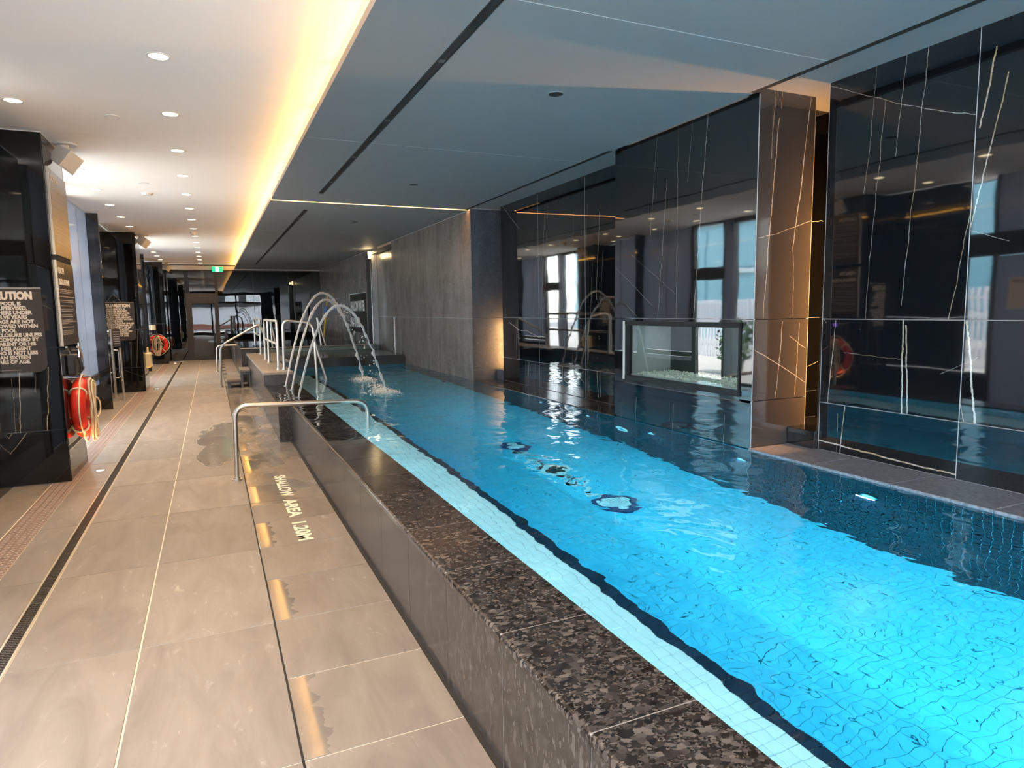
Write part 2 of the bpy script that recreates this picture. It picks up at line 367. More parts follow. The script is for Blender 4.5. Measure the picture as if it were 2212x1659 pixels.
def glass(name, tint, ior=1.45, rough=0.0, boost=1.0):
    m = bpy.data.materials.new(name); m.use_nodes = True; nt = m.node_tree; nt.nodes.remove(nt.nodes['Principled BSDF']); out = nt.nodes['Material Output']
    fr = N(nt, 'Fresnel'); fr.inputs['IOR'].default_value = ior; tr = N(nt, 'BsdfTransparent'); tr.inputs[0].default_value = (*tint, 1)
    gs = N(nt, 'BsdfGlossy'); gs.inputs['Roughness'].default_value = rough; mx = N(nt, 'MixShader')
    gb = N(nt, 'NewGeometry'); fac = M(nt, 'MULTIPLY', M(nt, 'MULTIPLY', fr.outputs[0], boost, clamp=True), M(nt, 'SUBTRACT', 1.0, gb.outputs['Backfacing']))
    bmp = N(nt, 'Bump'); bmp.inputs['Strength'].default_value = .02; bmp.inputs['Distance'].default_value = .05
    L(nt, noise(nt, geopos(nt), 1.5, 1), bmp.inputs['Height']); L(nt, bmp.outputs[0], gs.inputs['Normal'])
    L(nt, fac, mx.inputs[0]); L(nt, tr.outputs[0], mx.inputs[1]); L(nt, gs.outputs[0], mx.inputs[2]); L(nt, mx.outputs[0], out.inputs['Surface']); return m
M_glass = glass('clear_glass', (.95,.97,.97)); M_glass_far = glass('tinted_glass', (.42,.45,.47), 1.55, 0, 2.2); M_glass_pier = glass('green_glass', (.80,.88,.86), 1.5, 0, 3.2)
M_white_panel = bpy.data.materials.new('frosted_panel'); M_white_panel.use_nodes = True; nt = M_white_panel.node_tree; nt.nodes.remove(nt.nodes['Principled BSDF']); out = nt.nodes['Material Output']
df = N(nt, 'BsdfDiffuse'); df.inputs[0].default_value = (.50,.51,.56,1); tl = N(nt, 'BsdfTranslucent'); tl.inputs[0].default_value = (.34,.36,.40,1); gs = N(nt, 'BsdfGlossy'); gs.inputs['Roughness'].default_value = .12
m1 = N(nt, 'MixShader'); m1.inputs[0].default_value = .85; L(nt, df.outputs[0], m1.inputs[1]); L(nt, tl.outputs[0], m1.inputs[2]); fr = N(nt, 'Fresnel'); fr.inputs[0].default_value = 1.4
m2 = N(nt, 'MixShader'); L(nt, M(nt, 'MULTIPLY', fr.outputs[0], .6), m2.inputs[0]); L(nt, m1.outputs[0], m2.inputs[1]); L(nt, gs.outputs[0], m2.inputs[2]); L(nt, m2.outputs[0], out.inputs['Surface'])
M_curtain = glass('curtain_glass', (.0,.0,.0), 1.9, .02, 1.3)
m, nt, b = new_mat('building_glass'); b.inputs['Base Color'].default_value = (.15,.33,.41,1); b.inputs['Roughness'].default_value = .2; M_bglass = m
M_grout_joint = plain('coping_grout', (.27,.25,.24), .8)
M_jet = bpy.data.materials.new('water_jet'); M_jet.use_nodes = True; nt = M_jet.node_tree; b = nt.nodes['Principled BSDF']
b.inputs['Base Color'].default_value = (.92,.92,.92,1); b.inputs['Roughness'].default_value = .12; b.inputs['Transmission Weight'].default_value = .62; b.inputs['IOR'].default_value = 1.33
M_foam = plain('foam', (.82,.86,.86), .6)
M_ext_cream = plain('exterior_cream', (.70,.66,.58), .9); M_ext_white = plain('exterior_white', (.78,.78,.80), .9); M_ext_brick = plain('exterior_brick', (.34,.14,.10), .9)
M_ext_ground = plain('exterior_paving', (.42,.40,.38), .9); M_scaf_red = plain('scaffold_red', (.55,.03,.05), .5); M_scaf_yel = plain('scaffold_yellow', (.65,.45,.12), .6)
M_leaf = plain('leaf_green', (.035,.075,.03), .7, var=.4)
RB=[[3.104,3.11,3.117,2.737,0.5],[3.117,2.737,3.159,2.285,0.5],[3.031,2.85,3.099,1.861,0.55],[3.099,1.861,3.109,1.449,0.4],[2.896,3.111,2.951,2.489,0.6],[2.758,3.093,2.841,1.841,0.7],[2.841,1.841,2.859,1.54,0.6],[2.37,2.957,2.436,2.537,1.6],[2.301,2.801,2.46,1.98,1.3],[2.458,2.121,2.551,1.454,0.8],[3.455,3.071,3.112,2.896,0.6],[3.112,2.896,2.769,2.73,0.6],[2.769,2.73,2.466,2.618,0.7],[2.459,1.969,2.245,1.89,0.5],[2.841,1.446,2.824,0.843,1.8],[2.821,1.416,2.783,0.846,1.5],[2.445,1.449,2.369,0.845,2.2],[3.344,1.441,3.39,0.84,1.0],[2.459,0.972,2.43,0.847,1.0],[3.458,0.554,2.825,0.526,1.9],[2.825,0.526,2.456,0.514,1.6],[3.246,0.834,3.271,0.489,1.2],[3.3,0.777,3.298,0.483,0.4],[3.446,1.447,3.421,1.42,0.6],[2.587,1.12,2.373,1.235,0.4],[3.268,1.214,2.846,1.192,0.4]]
PF=[[4.911,3.08,5.006,2.146,0.5],[4.625,3.084,4.619,1.449,0.5],[4.437,3.081,4.496,2.578,0.4],[4.261,3.087,4.396,1.46,0.8],[4.769,2.646,4.877,1.468,0.6],[5.563,1.946,4.963,1.571,0.5],[5.292,2.046,4.639,1.665,0.4],[5.363,1.575,5.156,1.445,0.5],[5.202,0.706,5.206,0.473,0.5],[4.644,0.709,4.646,0.465,0.6],[4.008,0.697,4.014,0.475,0.6],[5.445,0.655,5.452,0.448,0.3]]
PE=[[3.802,3.085,3.773,2.611,0.8],[3.839,2.906,3.774,2.007,1.2],[3.774,2.007,3.74,1.454,0.8],[3.864,3.1,3.858,2.972,0.8],[4.15,3.093,4.094,2.553,1.0],[4.094,2.553,4.016,1.98,1.1],[4.016,1.98,4.047,1.466,0.5],[3.673,2.045,3.862,2.084,0.6],[3.862,2.084,4.195,2.189,0.6],[3.669,1.227,3.926,1.095,0.9],[3.926,1.095,4.184,0.957,0.7],[4.011,1.318,4.183,1.225,0.6],[3.935,1.433,3.89,0.851,0.7],[4.113,1.421,4.084,0.856,0.6]]
LB=[[7.973,2.858,8.146,1.424,0.6],[7.769,2.903,7.916,1.425,0.8],[7.688,2.891,7.83,1.426,0.9],[7.026,2.725,7.093,1.43,0.6],[6.702,2.746,6.783,1.952,0.5],[6.437,2.707,6.523,1.647,0.8],[9.144,3.072,8.563,2.675,1.2],[6.375,2.188,6.448,1.434,0.5],[6.6,2.075,6.652,1.433,0.5],[8.972,1.366,8.626,1.256,1.6],[8.626,1.256,8.392,1.258,1.6],[8.392,1.258,7.956,1.165,1.5],[8.721,1.411,8.72,0.825,0.8],[8.681,1.412,8.619,0.822,1.4],[8.404,0.82,8.425,0.475,1.0],[8.309,0.826,8.356,0.474,1.6],[8.106,0.815,8.15,0.486,0.8],[7.543,0.822,7.564,0.483,0.9],[7.338,0.83,7.358,0.475,1.2],[6.51,0.828,6.484,0.518,1.4],[6.447,0.833,6.434,0.536,1.0],[7.528,0.763,6.899,0.483,0.7],[7.098,0.832,6.802,0.664,0.8],[9.414,1.908,9.109,1.731,0.5],[7.064,1.416,7.077,0.841,0.5]]
C1=[[-1.609,1.042,-1.639,0.493,1.4],[-1.671,0.995,-1.673,0.5,0.6],[-1.385,1.086,-1.434,0.5,1.2],[-1.698,0.494,-1.92,0.185,1.2],[-1.594,0.493,-1.838,0.154,1.2],[-1.486,1.061,-1.492,0.849,0.4],[-1.384,1.646,-1.323,1.612,0.4]]
C2=[[-1.989,2.28,-1.392,1.552,0.9],[-2.018,2.191,-1.439,1.461,0.7],[-1.356,1.247,-1.415,0.504,0.8],[-1.722,0.501,-1.314,0.292,0.5],[-1.467,1.046,-1.51,0.537,0.5],[-2.089,2.279,-1.765,1.921,0.6]]

def rnd_veins(seed, n, u0, u1, z0, z1):
    r = random.Random(seed); o = []
    for _ in range(n):
        u = r.uniform(u0, u1); a = r.uniform(z0, z1); h = r.uniform(.4, 1.2)*(z1-z0)*.6; o.append([u, a, u+r.uniform(-.12,.12), min(z1, a+h), r.choice([.4,.5,.6,.9])])
    return o
MB_R = marble('black_marble_bay', 'x', RB + rnd_veins(3, 8, -2.5, 2.1, .6, 3.0))
MB_P = marble('black_marble_pier', 'x', PF)
MB_E = marble('black_marble_pier_end', 'y', PE, base=(.034,.031,.029), rough=.06)
MB_L = marble('black_marble_far_bay', 'x', LB)
MB_C1 = marble('black_marble_column', 'y', C1, spec=.5)
MB_C2 = marble('black_marble_column_two', 'y', C2, spec=.5)
MB_C3 = marble('black_marble_column_far', 'y', rnd_veins(8, 5, -1.8, -1.3, .1, 3.0))
MB_S = marble('black_marble_column_side', 'x', rnd_veins(5, 6, 7.3, 8.1, .1, 1.2) + rnd_veins(6, 5, 15.2, 16.1, .1, 3) + rnd_veins(7, 4, 13, 15, .3, 3))
MB_SLOT = marble('black_marble_slot', 'y', [[4.25,2.2,4.6,2.23,1.0],[4.3,1.0,4.6,1.08,.6],[4.45,1.5,4.48,3.0,.6]], base=(.0008,.0009,.001))  # base darker than the other marble, the recess's shade put into the colour
MB_PLAIN = marble('black_marble_plain', 'y', [])

def panel(p, mat, x=None, y=None, a=(0,1), z=(0,1), t=.02, sgn=-1, name='panel', tilt=0):
    """a slab facing -x/-y (sgn -1) or +x (sgn 1), 3 mm joints all round"""
    j = .0028
    if x is not None:
        x0, x1 = (x, x+t) if sgn < 0 else (x-t, x)
        m_ = MB().box(x0, x1, a[0]+j, a[1]-j, z[0]+j, z[1]-j); m_.v = [(q[0]-(q[2]-1.5)*tilt, q[1], q[2]) for q in m_.v]   # panels hung slightly out of plumb
        return m_.build(name, mat, p)
    return MB().box(a[0]+j, a[1]-j, y, y+t, z[0]+j, z[1]-j).build(name, mat, p)

def vjoint(p, x, y, z0, z1, tilt=0, w=.0021):
    m_ = MB().box(x+.0008, x+.019, y-w, y+w, z0, z1); m_.v = [(q[0]-(q[2]-1.5)*tilt, q[1], q[2]) for q in m_.v]; return m_.build('joint', M_grout_light, p)
# ---------------------------------------------------------------- floor
floor = MB().box(-1.95, .835, -3.1, 24.62, -.3, -.004).build('floor', M_grout_deck); tag(floor, 'warm grey-brown stone tile deck running along the pool', 'floor', kind='structure')
def tiles(parent, x0, x1, ys, mat, ztop=0.0, th=.012, name='tile', gap=.0042, skip=None):
    cache = {}
    for y0, y1 in ys:
        if skip and skip(y0, y1): continue
        key = round(y1-y0, 3)
        if key not in cache: cache[key] = MB().box(x0+gap, x1-gap, gap, (y1-y0)-gap, -th, 0, .001).mesh(name, mat)
        inst(name, cache[key], (0, y0, ztop+random.uniform(-.0006,.0006)), parent)
def steps(a, b, s, o):
    k0 = math.floor((a-o)/s); r = []; y = o+k0*s
    while y < b: r.append((max(a, y), min(b, y+s))); y += s
    return [q for q in r if q[1]-q[0] > .05]
YA = steps(-3, 24.6, 1.144, 2.25); YC = steps(-3, 24.6, .572, 2.25)
tiles(floor, .202, .797, YC, M_deck_wet); tiles(floor, -.392, .202, YA, M_deck); tiles(floor, -.915, -.392, YA, M_deck)
tiles(floor, -1.232, -.993, YA, M_deck); tiles(floor, -1.90, -1.436, YA, M_deck)
MB().box(.196, .208, -3, 24.6, -.006, -.0025).build('joint_gasket', M_dark_gap, floor)
MB().box(.795, .8164, -3, 24.6, -.006, -.0005).build('edge_gap', M_dark_gap, floor)
# tactile strip
ts = thing('tactile_strip', 'brown tactile warning strip of small raised bars in the deck', 'tactile strip')
tiles(ts, -1.434, -1.234, [q for q in steps(-3, 24.5, .60, 4.5)], M_tactile, name='tactile_tile')
bm_ = MB()
y = 1.5
while y < 24.4:
    for c in range(4):
        xx = -1.407+c*.049
        for q in (0, 1):
            bm_.topq(xx+q*.018, xx+q*.018+.013, y+(c%2)*.012+q*.004, y+(c%2)*.012+q*.004+.017, 0, .0045)
    y += .05
bm_.build('raised_bars', M_tactile_bar, ts, 'stuff')
# slot drain
dr = thing('slot_drain', 'long narrow floor drain with a honeycomb grate in the deck', 'drain')
MB().box(-.985, -.923, -3, 24.2, -.012, -.0035).build('channel', M_dark_gap, dr)
for a in (-.993, -.925): MB().box(a, a+.010, -3, 24.2, -.012, .0012).build('edge_strip', M_brass_edge, dr)
bm_ = MB(); y = 1.2; k = 0
while y < 24:
    s_ = .024 if y < 9 else .05
    for c in range(3):
        o = (c % 2)*s_*.5; xx = -.982+c*.0193
        bm_.topq(xx, xx+.0185, y+o, y+o+.006, -.006, 0); bm_.topq(xx, xx+.004, y+o, y+o+s_*.75, -.006, 0)
    y += s_
bm_.build('honeycomb_grate', M_grate, dr, 'stuff')
# depth lettering on the deck
ft = thing('depth_marking', 'pale depth lettering reading SHALLOW AREA 1.20M on deck tiles', 'lettering', (0,0,0))
for body, y0, ln_ in (('SHALLOW', 6.56, .78), ('AREA', 5.66, .52), ('1.20M', 5.04, .43)):
    text('lettering', body, M_floor_text, .135, (.46, y0, .0012), (0,0,-PI/2), ft, .0045, width=ln_, depth=.0003)
# deck uplights
upl = None
for i, (x, y, lb) in enumerate(((-1.10, 7.62, 'small round deck uplight beside the nearest black column'), (-1.12, 15.6, 'small round deck uplight beside the second black column'), (-1.12, 23.5, 'small round deck uplight by the far black column'))):
    t = thing('deck_uplight', lb, 'uplight', (x, y, 0), group='uplights in the deck')
    MB().ring((0,0,0), .036, .048, -.01, .004).build('trim_ring', M_chrome, t); MB().cyl((0,0,-.01), .036, .012).build('lens', M_uplens, t)
    d = bpy.data.lights.new('uplight_beam', 'SPOT'); d.energy = 30; d.spot_size = math.radians(105); d.spot_blend = .8; d.color = (1,.48,.16); d.shadow_soft_size = .035
    o = bpy.data.objects.new('uplight_beam', d); C.objects.link(o); o.location = (x, y, .03); o.rotation_euler = (PI, -.12, 0)

# ---------------------------------------------------------------- swimming pool
pool = thing('swimming_pool', 'raised rectangular swimming pool with brown granite curb and blue mosaic', 'swimming pool')
MB().box(.8166, 1.13, -3, 8.3, -.02, .448).box(.672, 1.13, 8.3, 10.56, -.02, .432).build('curb_core', M_grout_joint, pool)
MB().box(.83, 3.9, -3.1, 14.0, -.95, -.7055).box(1.02, 1.135, -3.1, 13.5, -.8, .44).box(3.632, 4.06, -3.1, 3.7, -.8, .466).box(3.66, 4.06, 3.7, 14, -.8, .44).box(1.02, 3.7, 13.42, 13.9, -.8, .44).box(1.02, 3.7, -3.2, -3.0, -.8, .44).build('pool_shell', M_mos_grout, pool)
MB().box(1.12, 1.592, -3, 12.2, -.72, -.006).build('bench_core', plain('bench_grout', (.42,.50,.52), .8), pool)
YP = steps(-3, 8.3, .5735, 1.3445); YP2 = steps(8.3, 10.56, .5735, 1.3445)
for y0, y1 in YP:
    MB().box(.815, .836, y0+.0025, y1-.0025, -.003, .452).build('curb_tile', M_curb, pool)
def ztop(y): return .482 - .019*min(1, max(0, (y-4.6)/1.8))
for xs_, ys_ in ((.808, YP), (.664, YP2)):
    for y0, y1 in ys_:
        z_ = ztop(y0); MB().box(xs_+.004, 1.146, y0-.004, y0+.004, z_-.03, z_-.0012).build('coping_joint', M_grout_joint, pool)
        j = .0025; za, zb = ztop(y0), ztop(y1); b_ = .012; m_ = MB()
        prof = lambda z, x0=xs_: [(x0, z-.030), (x0, z-b_), (x0+b_*.3, z-b_*.3), (x0+b_, z), (1.148, z), (1.148, z-.030)]
        A = [(x, y0+j, z) for x, z in prof(za)]; B_ = [(x, y1-j, z) for x, z in prof(zb)]; n = len(A)
        m_.add(A+B_, [tuple(range(n)), tuple(range(2*n-1, n-1, -1))]+[(k, n+k, n+(k+1)%n, (k+1)%n) for k in range(n)])
        m_.build('coping_tile', M_coping, pool)
for y0, y1 in YP2: MB().box(.67, .70, y0+.0025, y1-.0025, .006, .434).build('curb_tile', M_curb, pool)
MB().box(.67, .835, 8.283, 8.30, .006, .434).build('curb_tile', M_curb, pool)
def mos_grid(mb, u0, u1, v0, v1, place, lim=None, pitch=.05, g=.0022):
    nu = int(round((u1-u0)/pitch)); nv = int(round((v1-v0)/pitch)); pu = (u1-u0)/nu; pv = (v1-v0)/nv
    for i in range(nv):
        for k in range(nu):
            place(u0+k*pu+g, u0+(k+1)*pu-g, v0+i*pv+g, v0+(i+1)*pv-g)
# bench: nearest 300 tiles singly, the rest joined
cnt = [0]; far_b = MB(); tile_me = MB().topq(-.0228, .0228, -.0228, .0228, -.012, 0).mesh('bench_tile', M_mos_bench)
def bench(a, b_, c, d):
    if c >= 1.15 and cnt[0] < 300:
        inst('bench_tile', tile_me, ((a+b_)/2, (c+d)/2, 0), pool); cnt[0] += 1
    else: far_b.topq(a, b_, c, d, -.012, 0)
mos_grid(far_b, 1.15, 1.55, -2.95, 12.2, bench)
far_b.build('bench_mosaic', M_mos_bench, pool, 'stuff')
eb = MB(); mos_grid(eb, 1.55, 1.61, -2.95, 12.2, lambda a, b_, c, d: eb.topq(a, b_, c, d, -.04, .001), pitch=.06)
eb.build('bench_edge_mosaic', M_mos_dark, pool, 'stuff')
fb = MB(); mos_grid(fb, 1.60, 3.62, -2.95, 13.4, lambda a, b_, c, d: fb.add([(a,c,-.703),(b_,c,-.703),(b_,d,-.703),(a,d,-.703)], [(0,1,2,3)]), g=.0011)
fb.build('floor_mosaic', M_mos_floor, pool, 'stuff')
wb = MB(); mos_grid(wb, -2.95, 13.4, -.70, .46, lambda a, b_, c, d: wb.add([(3.624,a,c),(3.624,b_,c),(3.624,b_,d),(3.624,a,d)], [(3,2,1,0)]))
wb.build('wall_mosaic', M_mos_dark, pool, 'stuff')
MB().box(3.629, 3.66, -3, 13.42, -.715, .455).build('wall_backing', M_mos_grout_navy, pool)
sb = MB(); mos_grid(sb, -2.95, 12.2, -.70, -.045, lambda a, b_, c, d: sb.add([(1.604,a,c),(1.604,b_,c),(1.604,b_,d),(1.604,a,d)], [(0,1,2,3)]))
sb.build('bench_face_mosaic', M_mos_floor, pool, 'stuff')
ib = MB(); mos_grid(ib, -2.95, 10.5, .0, .45, lambda a, b_, c, d: ib.add([(1.142,a,c),(1.142,b_,c),(1.142,b_,d),(1.142,a,d)], [(0,1,2,3)]))
ib.build('upper_wall_mosaic', M_mos_floor, pool, 'stuff')
# ledge slabs on the right side
for ys_, zt in ((steps(-3, 3.715, .5735, 3.715), .488), (steps(5.58, 9.455, .64, 5.58), .480)):
    for y0, y1 in ys_:
        MB().box(3.618, 4.06, y0+.002, y1-.002, .455, zt, .004).build('ledge_slab', M_ledge if zt > .485 else M_coping, pool)
MB().box(3.63, 4.06, 5.575, 9.46, -.8, .455).build('ledge_core', M_mos_grout, pool)
# water
poly = [(.835,5.6),(1.139,5.6),(1.139,-2.99),(3.627,-2.99),(3.627,13.41),(1.11,13.41),(1.11,10.55),(.69,10.55),(.69,8.31),(.835,8.31)]
pw = MB().prism(poly, -.7052, .4725).build('pool_water', M_water); tag(pw, 'clear rippled turquoise pool water level with the coping', 'water', kind='stuff')
# floor fittings
def grille(y, lb):
    t = thing('floor_grille', lb, 'grille', (2.65, y, -.703), group='round grilles on the pool floor')
    MB().ring((0,0,0), .11, .165, 0, .022).build('collar', M_navy_trim, t); MB().cyl((0,0,.0), .112, .030, n=32, r2=.095).build('cover', M_pale_cover, t)
    s_ = MB()
    for k in range(-5, 6): s_.box(k*.012-.002, k*.012+.002, -.05, .05, .0301, .032)
    s_.build('slots', plain('slot_grey', (.45,.52,.56), .5), t)
grille(4.03, 'round white pool-floor grille in a navy ring, nearer of the two'); grille(5.82, 'round white pool-floor grille in a navy ring, farther of the two')
t = thing('floor_inlet', 'small dark round inlet on the pool floor between the two grilles', 'inlet', (2.64, 4.95, -.703))
MB().ring((0,0,0), .07, .12, 0, .008).build('rim', M_pale_cover, t); MB().cyl((0,0,0), .07, .006).build('opening', M_dark_gap, t)
fk = MB(); r = random.Random(4)
for _ in range(260):
    q = r.gauss(0, .40)
    if abs(q) > .85: continue
    x = 2.62+r.gauss(0, .075*(1.1-abs(q)))+q*-.02; y = 4.95+q; a = r.uniform(0, PI); s1 = r.uniform(.010, .034); s2 = s1*r.uniform(.4, 1)
    fk.prism([(x+s1*math.cos(a+k*PI/3)*(.8+.3*r.random()), y+s2*math.sin(a+k*PI/3)) for k in range(6)], -.703, -.700)
o = fk.build('pale_flakes', M_pale_cover); tag(o, 'pale flecks scattered on the pool floor around the dark inlet', 'flakes', kind='stuff')
# pool wall lamps, plus added strip lights under the left coping
names = ('nearest pool wall lamp, right edge of the picture', 'pool wall lamp under the bay with the reflected life ring', 'pool wall lamp near the corner of the window pier', 'small pool wall lamp below the window', 'pool wall lamp beyond the window pier', 'farthest pool wall lamp')
for i, y in enumerate((1.62, 2.70, 3.77, 4.90, 6.0, 7.13)):
    t = thing('pool_lamp', names[i]+', a round cyan disc', 'pool lamp', (3.622, y, .13), group='round lamps in the pool wall')
    MB().ring((0,0,0), .036, .05, -.012, .004, axis='x').build('bezel', M_chrome, t); MB().cyl((-.006,0,0), .037, .008, 'x').build('lens', M_poollens, t)
def pool_light(x, y, z, dr, e):
    d = bpy.data.lights.new('pool_lamp_and_fill', 'AREA'); d.shape = 'DISK'; d.size = .10; d.energy = POOLW*e; d.color = (.72, .95, 1.0)
    o = bpy.data.objects.new('pool_lamp_and_fill', d); C.objects.link(o); o.location = (x, y, z); o.rotation_euler = Vector(dr).to_track_quat('-Z', 'Y').to_euler(); return o
for k in range(12):
    y = -1.6+1.08*k; e = (1.2,1.2,1.2,1.2,1.2,1.2,1.15,.65,.28,.12,.06,.03)[k]
    pool_light(3.60, y, .10, (-.79, 0, -.61), e*.85)
    o = pool_light(1.162, y, .37, (.74, 0, -.67), e*.42); o.data.shape = 'RECTANGLE'; o.data.size = 1.04; o.data.size_y = .025  # added fill strip out of view under the coping, brightens bench and floor
t = thing('wall_return', 'oval return fitting low on the pool wall below the window', 'fitting', (3.622, 5.40, -.08))
MB().ring((0,0,0), .06, .10, -.012, .003, axis='x').build('ring', M_poollens, t); MB().cyl((-.002,0,0), .06, .004, 'x').build('cover', M_mos_grout, t)

# ---------------------------------------------------------------- platform, spa, steps
M_wetdark = plain('wet_dark_stone', (.030,.027,.026), .12)
plat = struct('trim_1', 'raised brown stone platform with handrails at the far end of the pool')
plat['category'] = 'platform'
MB().box(.72, 1.085, 10.57, 15.95, 0, .60).box(1.0, 3.66, 13.43, 15.95, -.02, .60).build('platform_core', M_grout_light, plat)
for y0, y1 in steps(10.55, 15.95, .62, 10.55):
    MB().box(.67, 1.10 if y1 < 13.5 else 1.3, y0+.003, y1-.003, .615, .655, .004).build('platform_tile', M_deck, plat)
    MB().box(.69, .72, y0+.002, y1-.002, .005, .613).build('platform_face_tile', M_curb, plat)
MB().box(.67, 1.10, 10.535, 10.553, .455, .613).build('platform_face_tile', M_curb, plat)
for y0, y1 in steps(13.42, 15.95, .62, 13.42):
    for x0 in (1.3, 1.88, 2.46, 3.04): MB().box(x0+.003, x0+.577, y0+.003, y1-.003, .61, .652).build('platform_tile', M_wetdark, plat)
MB().box(1.10, 3.63, 13.40, 13.42, .40, .612).build('platform_face_tile', M_wetdark, plat)
spa = thing('hot_tub', 'raised stone hot tub beyond the platform with a pale rim', 'hot tub')
MB().box(.575, 3.63, 16.0, 20.5, 0, .735).build('tub_wall', M_curb, spa); MB().box(.565, 3.63, 15.98, 16.20, .745, .762, .004).build('rim', plain('rim_stone', (.30,.27,.24), .4), spa)
MB().box(.565, .60, 16.22, 20.5, .735, .765, .006).build('rim', M_curb, spa); MB().box(.6, 3.63, 16.22, 20.4, .736, .748).build('tub_water', glass('dark_water', (.02,.03,.03), 1.33), spa)
MB().box(1.0, 3.62, 15.985, 16.0, .655, .735).build('waterline_tiles', plain('green_tile', (.16,.20,.18), .2), spa)
st = thing('stone_steps', 'two-step dark stone block leading up to the platform', 'steps')
y0, y1 = 14.92, 15.72
MB().box(.23, .50, y0, y1, .13, .18, .004).build('tread', M_deck, st); MB().box(.49, .685, y0, y1, .33, .375, .004).build('tread', M_deck, st)
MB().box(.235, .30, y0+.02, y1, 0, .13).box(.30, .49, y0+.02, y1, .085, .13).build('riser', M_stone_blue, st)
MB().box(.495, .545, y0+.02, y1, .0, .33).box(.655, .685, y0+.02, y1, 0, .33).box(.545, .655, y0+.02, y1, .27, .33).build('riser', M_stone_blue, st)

# ---------------------------------------------------------------- rails
def bend(pts, rad=.09, n=6):
    P = [Vector(p) for p in pts]; o = [P[0]]
    for i in range(1, len(P)-1):
        a = (P[i-1]-P[i]); b_ = (P[i+1]-P[i]); r_ = min(rad, a.length*.45, b_.length*.45); a.normalize(); b_.normalize()
        p0, p1 = P[i]+a*r_, P[i]+b_*r_
        for k in range(n+1):
            u = k/n; o.append((1-u)**2*p0+2*u*(1-u)*P[i]+u*u*p1)
    o.append(P[-1]); return o
def rail(name, lb, cat, paths, flanges, r=.0215, group=None, rad=.09):
    t = thing(name, lb, cat, group=group)
    for p in paths: MB().tube(bend(p, rad), r, 12).build('tube', M_steel, t)
    for f in flanges: MB().cyl((f[0], f[1], f[2]), .048, .012).cyl((f[0], f[1], f[2]+.012), .032, .02).build('flange', M_steel, t)
    return t
rail('grab_rail', 'long steel grab rail bridging from the deck over the curb into the water', 'handrail', [[(.133,6.573,0),(.15,6.573,.70),(1.375,6.573,.665),(1.38,6.573,-.0)]], [(.133,6.573,0)], group='deck grab rails', rad=.13)
rail('grab_rail', 'low steel grab rail bridging from the deck to the hot tub', 'handrail', [[(.07,19.4,0),(.09,19.4,.70),(1.25,19.4,.70),(1.26,19.4,.70)]], [(.07,19.4,0)], group='deck grab rails', rad=.13)
rail('stair_rail', 'sloping steel handrail beside the stone steps', 'handrail', [[(.113,15.27,0),(.15,15.27,.88),(.94,15.27,1.32),(1.02,15.27,1.15),(1.035,15.27,.655)]], [(.113,15.27,0),(1.035,15.27,.655)], rad=.14)
rail('guard_rail', 'steel hoop guard rail on the platform, nearer hoop', 'handrail', [[(.926,11.0,.655),(.935,11.0,1.425),(.93,13.64,1.42),(.92,13.64,.655)],[(.93,11.0,1.06),(.925,13.64,1.06)],[(.92,12.76,.655),(.925,12.76,1.41)]], [(.926,11.0,.655),(.92,13.64,.655),(.92,12.76,.655)], group='platform guard rails')
rail('guard_rail', 'steel hoop guard rail running back over the hot tub', 'handrail', [[(.95,15.43,.655),(.965,15.43,1.41),(.955,17.3,1.40),(.95,17.3,.76)],[(.955,15.43,1.06),(.95,17.3,1.06)]], [(.95,15.43,.655)], group='platform guard rails')
rail('pool_ladder_rail', 'steel entry rail from the platform into the water, ending in two legs', 'handrail', [[(1.005,10.94,.655),(1.02,10.94,1.435),(1.46,10.94,1.38),(1.49,10.94,1.15),(1.50,10.94,.2)],[(1.49,10.94,1.08),(1.66,10.94,.40)]], [(1.005,10.94,.655)], rad=.11)
rail('tub_rail', 'steel hot tub entry rail with two feet, left one', 'handrail', [[(1.27,16.5,1.37),(1.285,16.5,.75)],[(1.27,16.5,1.37),(1.36,16.5,.75)]], [], r=.024, group='hot tub rails')
rail('tub_rail', 'steel hot tub entry rail with two feet, right one', 'handrail', [[(2.33,16.5,1.42),(2.40,16.5,.75)],[(2.33,16.5,1.42),(2.50,16.5,.75)]], [], r=.024, group='hot tub rails')

# ---------------------------------------------------------------- water jets
def jet(x0, x1, y0, y1, h, lb, seed):
    r = random.Random(seed); n = 90; pts = []; rad = []
    for i in range(n+1):
        u = i/n; x = x0+(x1-x0)*u; yy = y0+(y1-y0)*u; z = .47+(h-.47)*4*u*(1-u); a = max(0, u-.35)
        pts.append((x+r.gauss(0,.006)*a*2, yy+r.gauss(0,.006)*a*2, z+r.gauss(0,.006)*a*2))
        pulse = .5+.5*math.sin(u*150+seed)
        rad.append(.013+.012*min(1, u*2.5)*r.random()+a*.030*pulse*(r.random()*.6+.5)-(a*.022 if u > .6 else 0))
    t = thing('water_jet', lb, 'water jet', group='arching water jets')
    MB().tube(pts, [max(.006, q) for q in rad], 9).build('stream', M_jet, t)
    MB().cyl((x0, y0, .46), .035, .016).build('nozzle', M_chrome, t)
    dp = MB()
    for _ in range(26):
        u = r.uniform(.6, .98); s_ = r.uniform(.004, .014)
        c = Vector((x0+(x1-x0)*u+r.gauss(0,.03), y0+r.gauss(0,.03), .47+(h-.47)*4*u*(1-u)+r.gauss(0,.04)))
        if c.z < .5: continue
        dp.add([c+Vector(v)*s_ for v in ((1,0,0),(-1,0,0),(0,1,0),(0,-1,0),(0,0,1.3),(0,0,-1.3))], [(0,2,4),(2,1,4),(1,3,4),(3,0,4),(2,0,5),(1,2,5),(3,1,5),(0,3,5)], True)
    dp.build('droplets', M_jet, t, 'stuff')
jet(.952, 2.20, 10.25, 10.7, 1.84, 'arching jet of water starting farthest from the grab rail', 1)
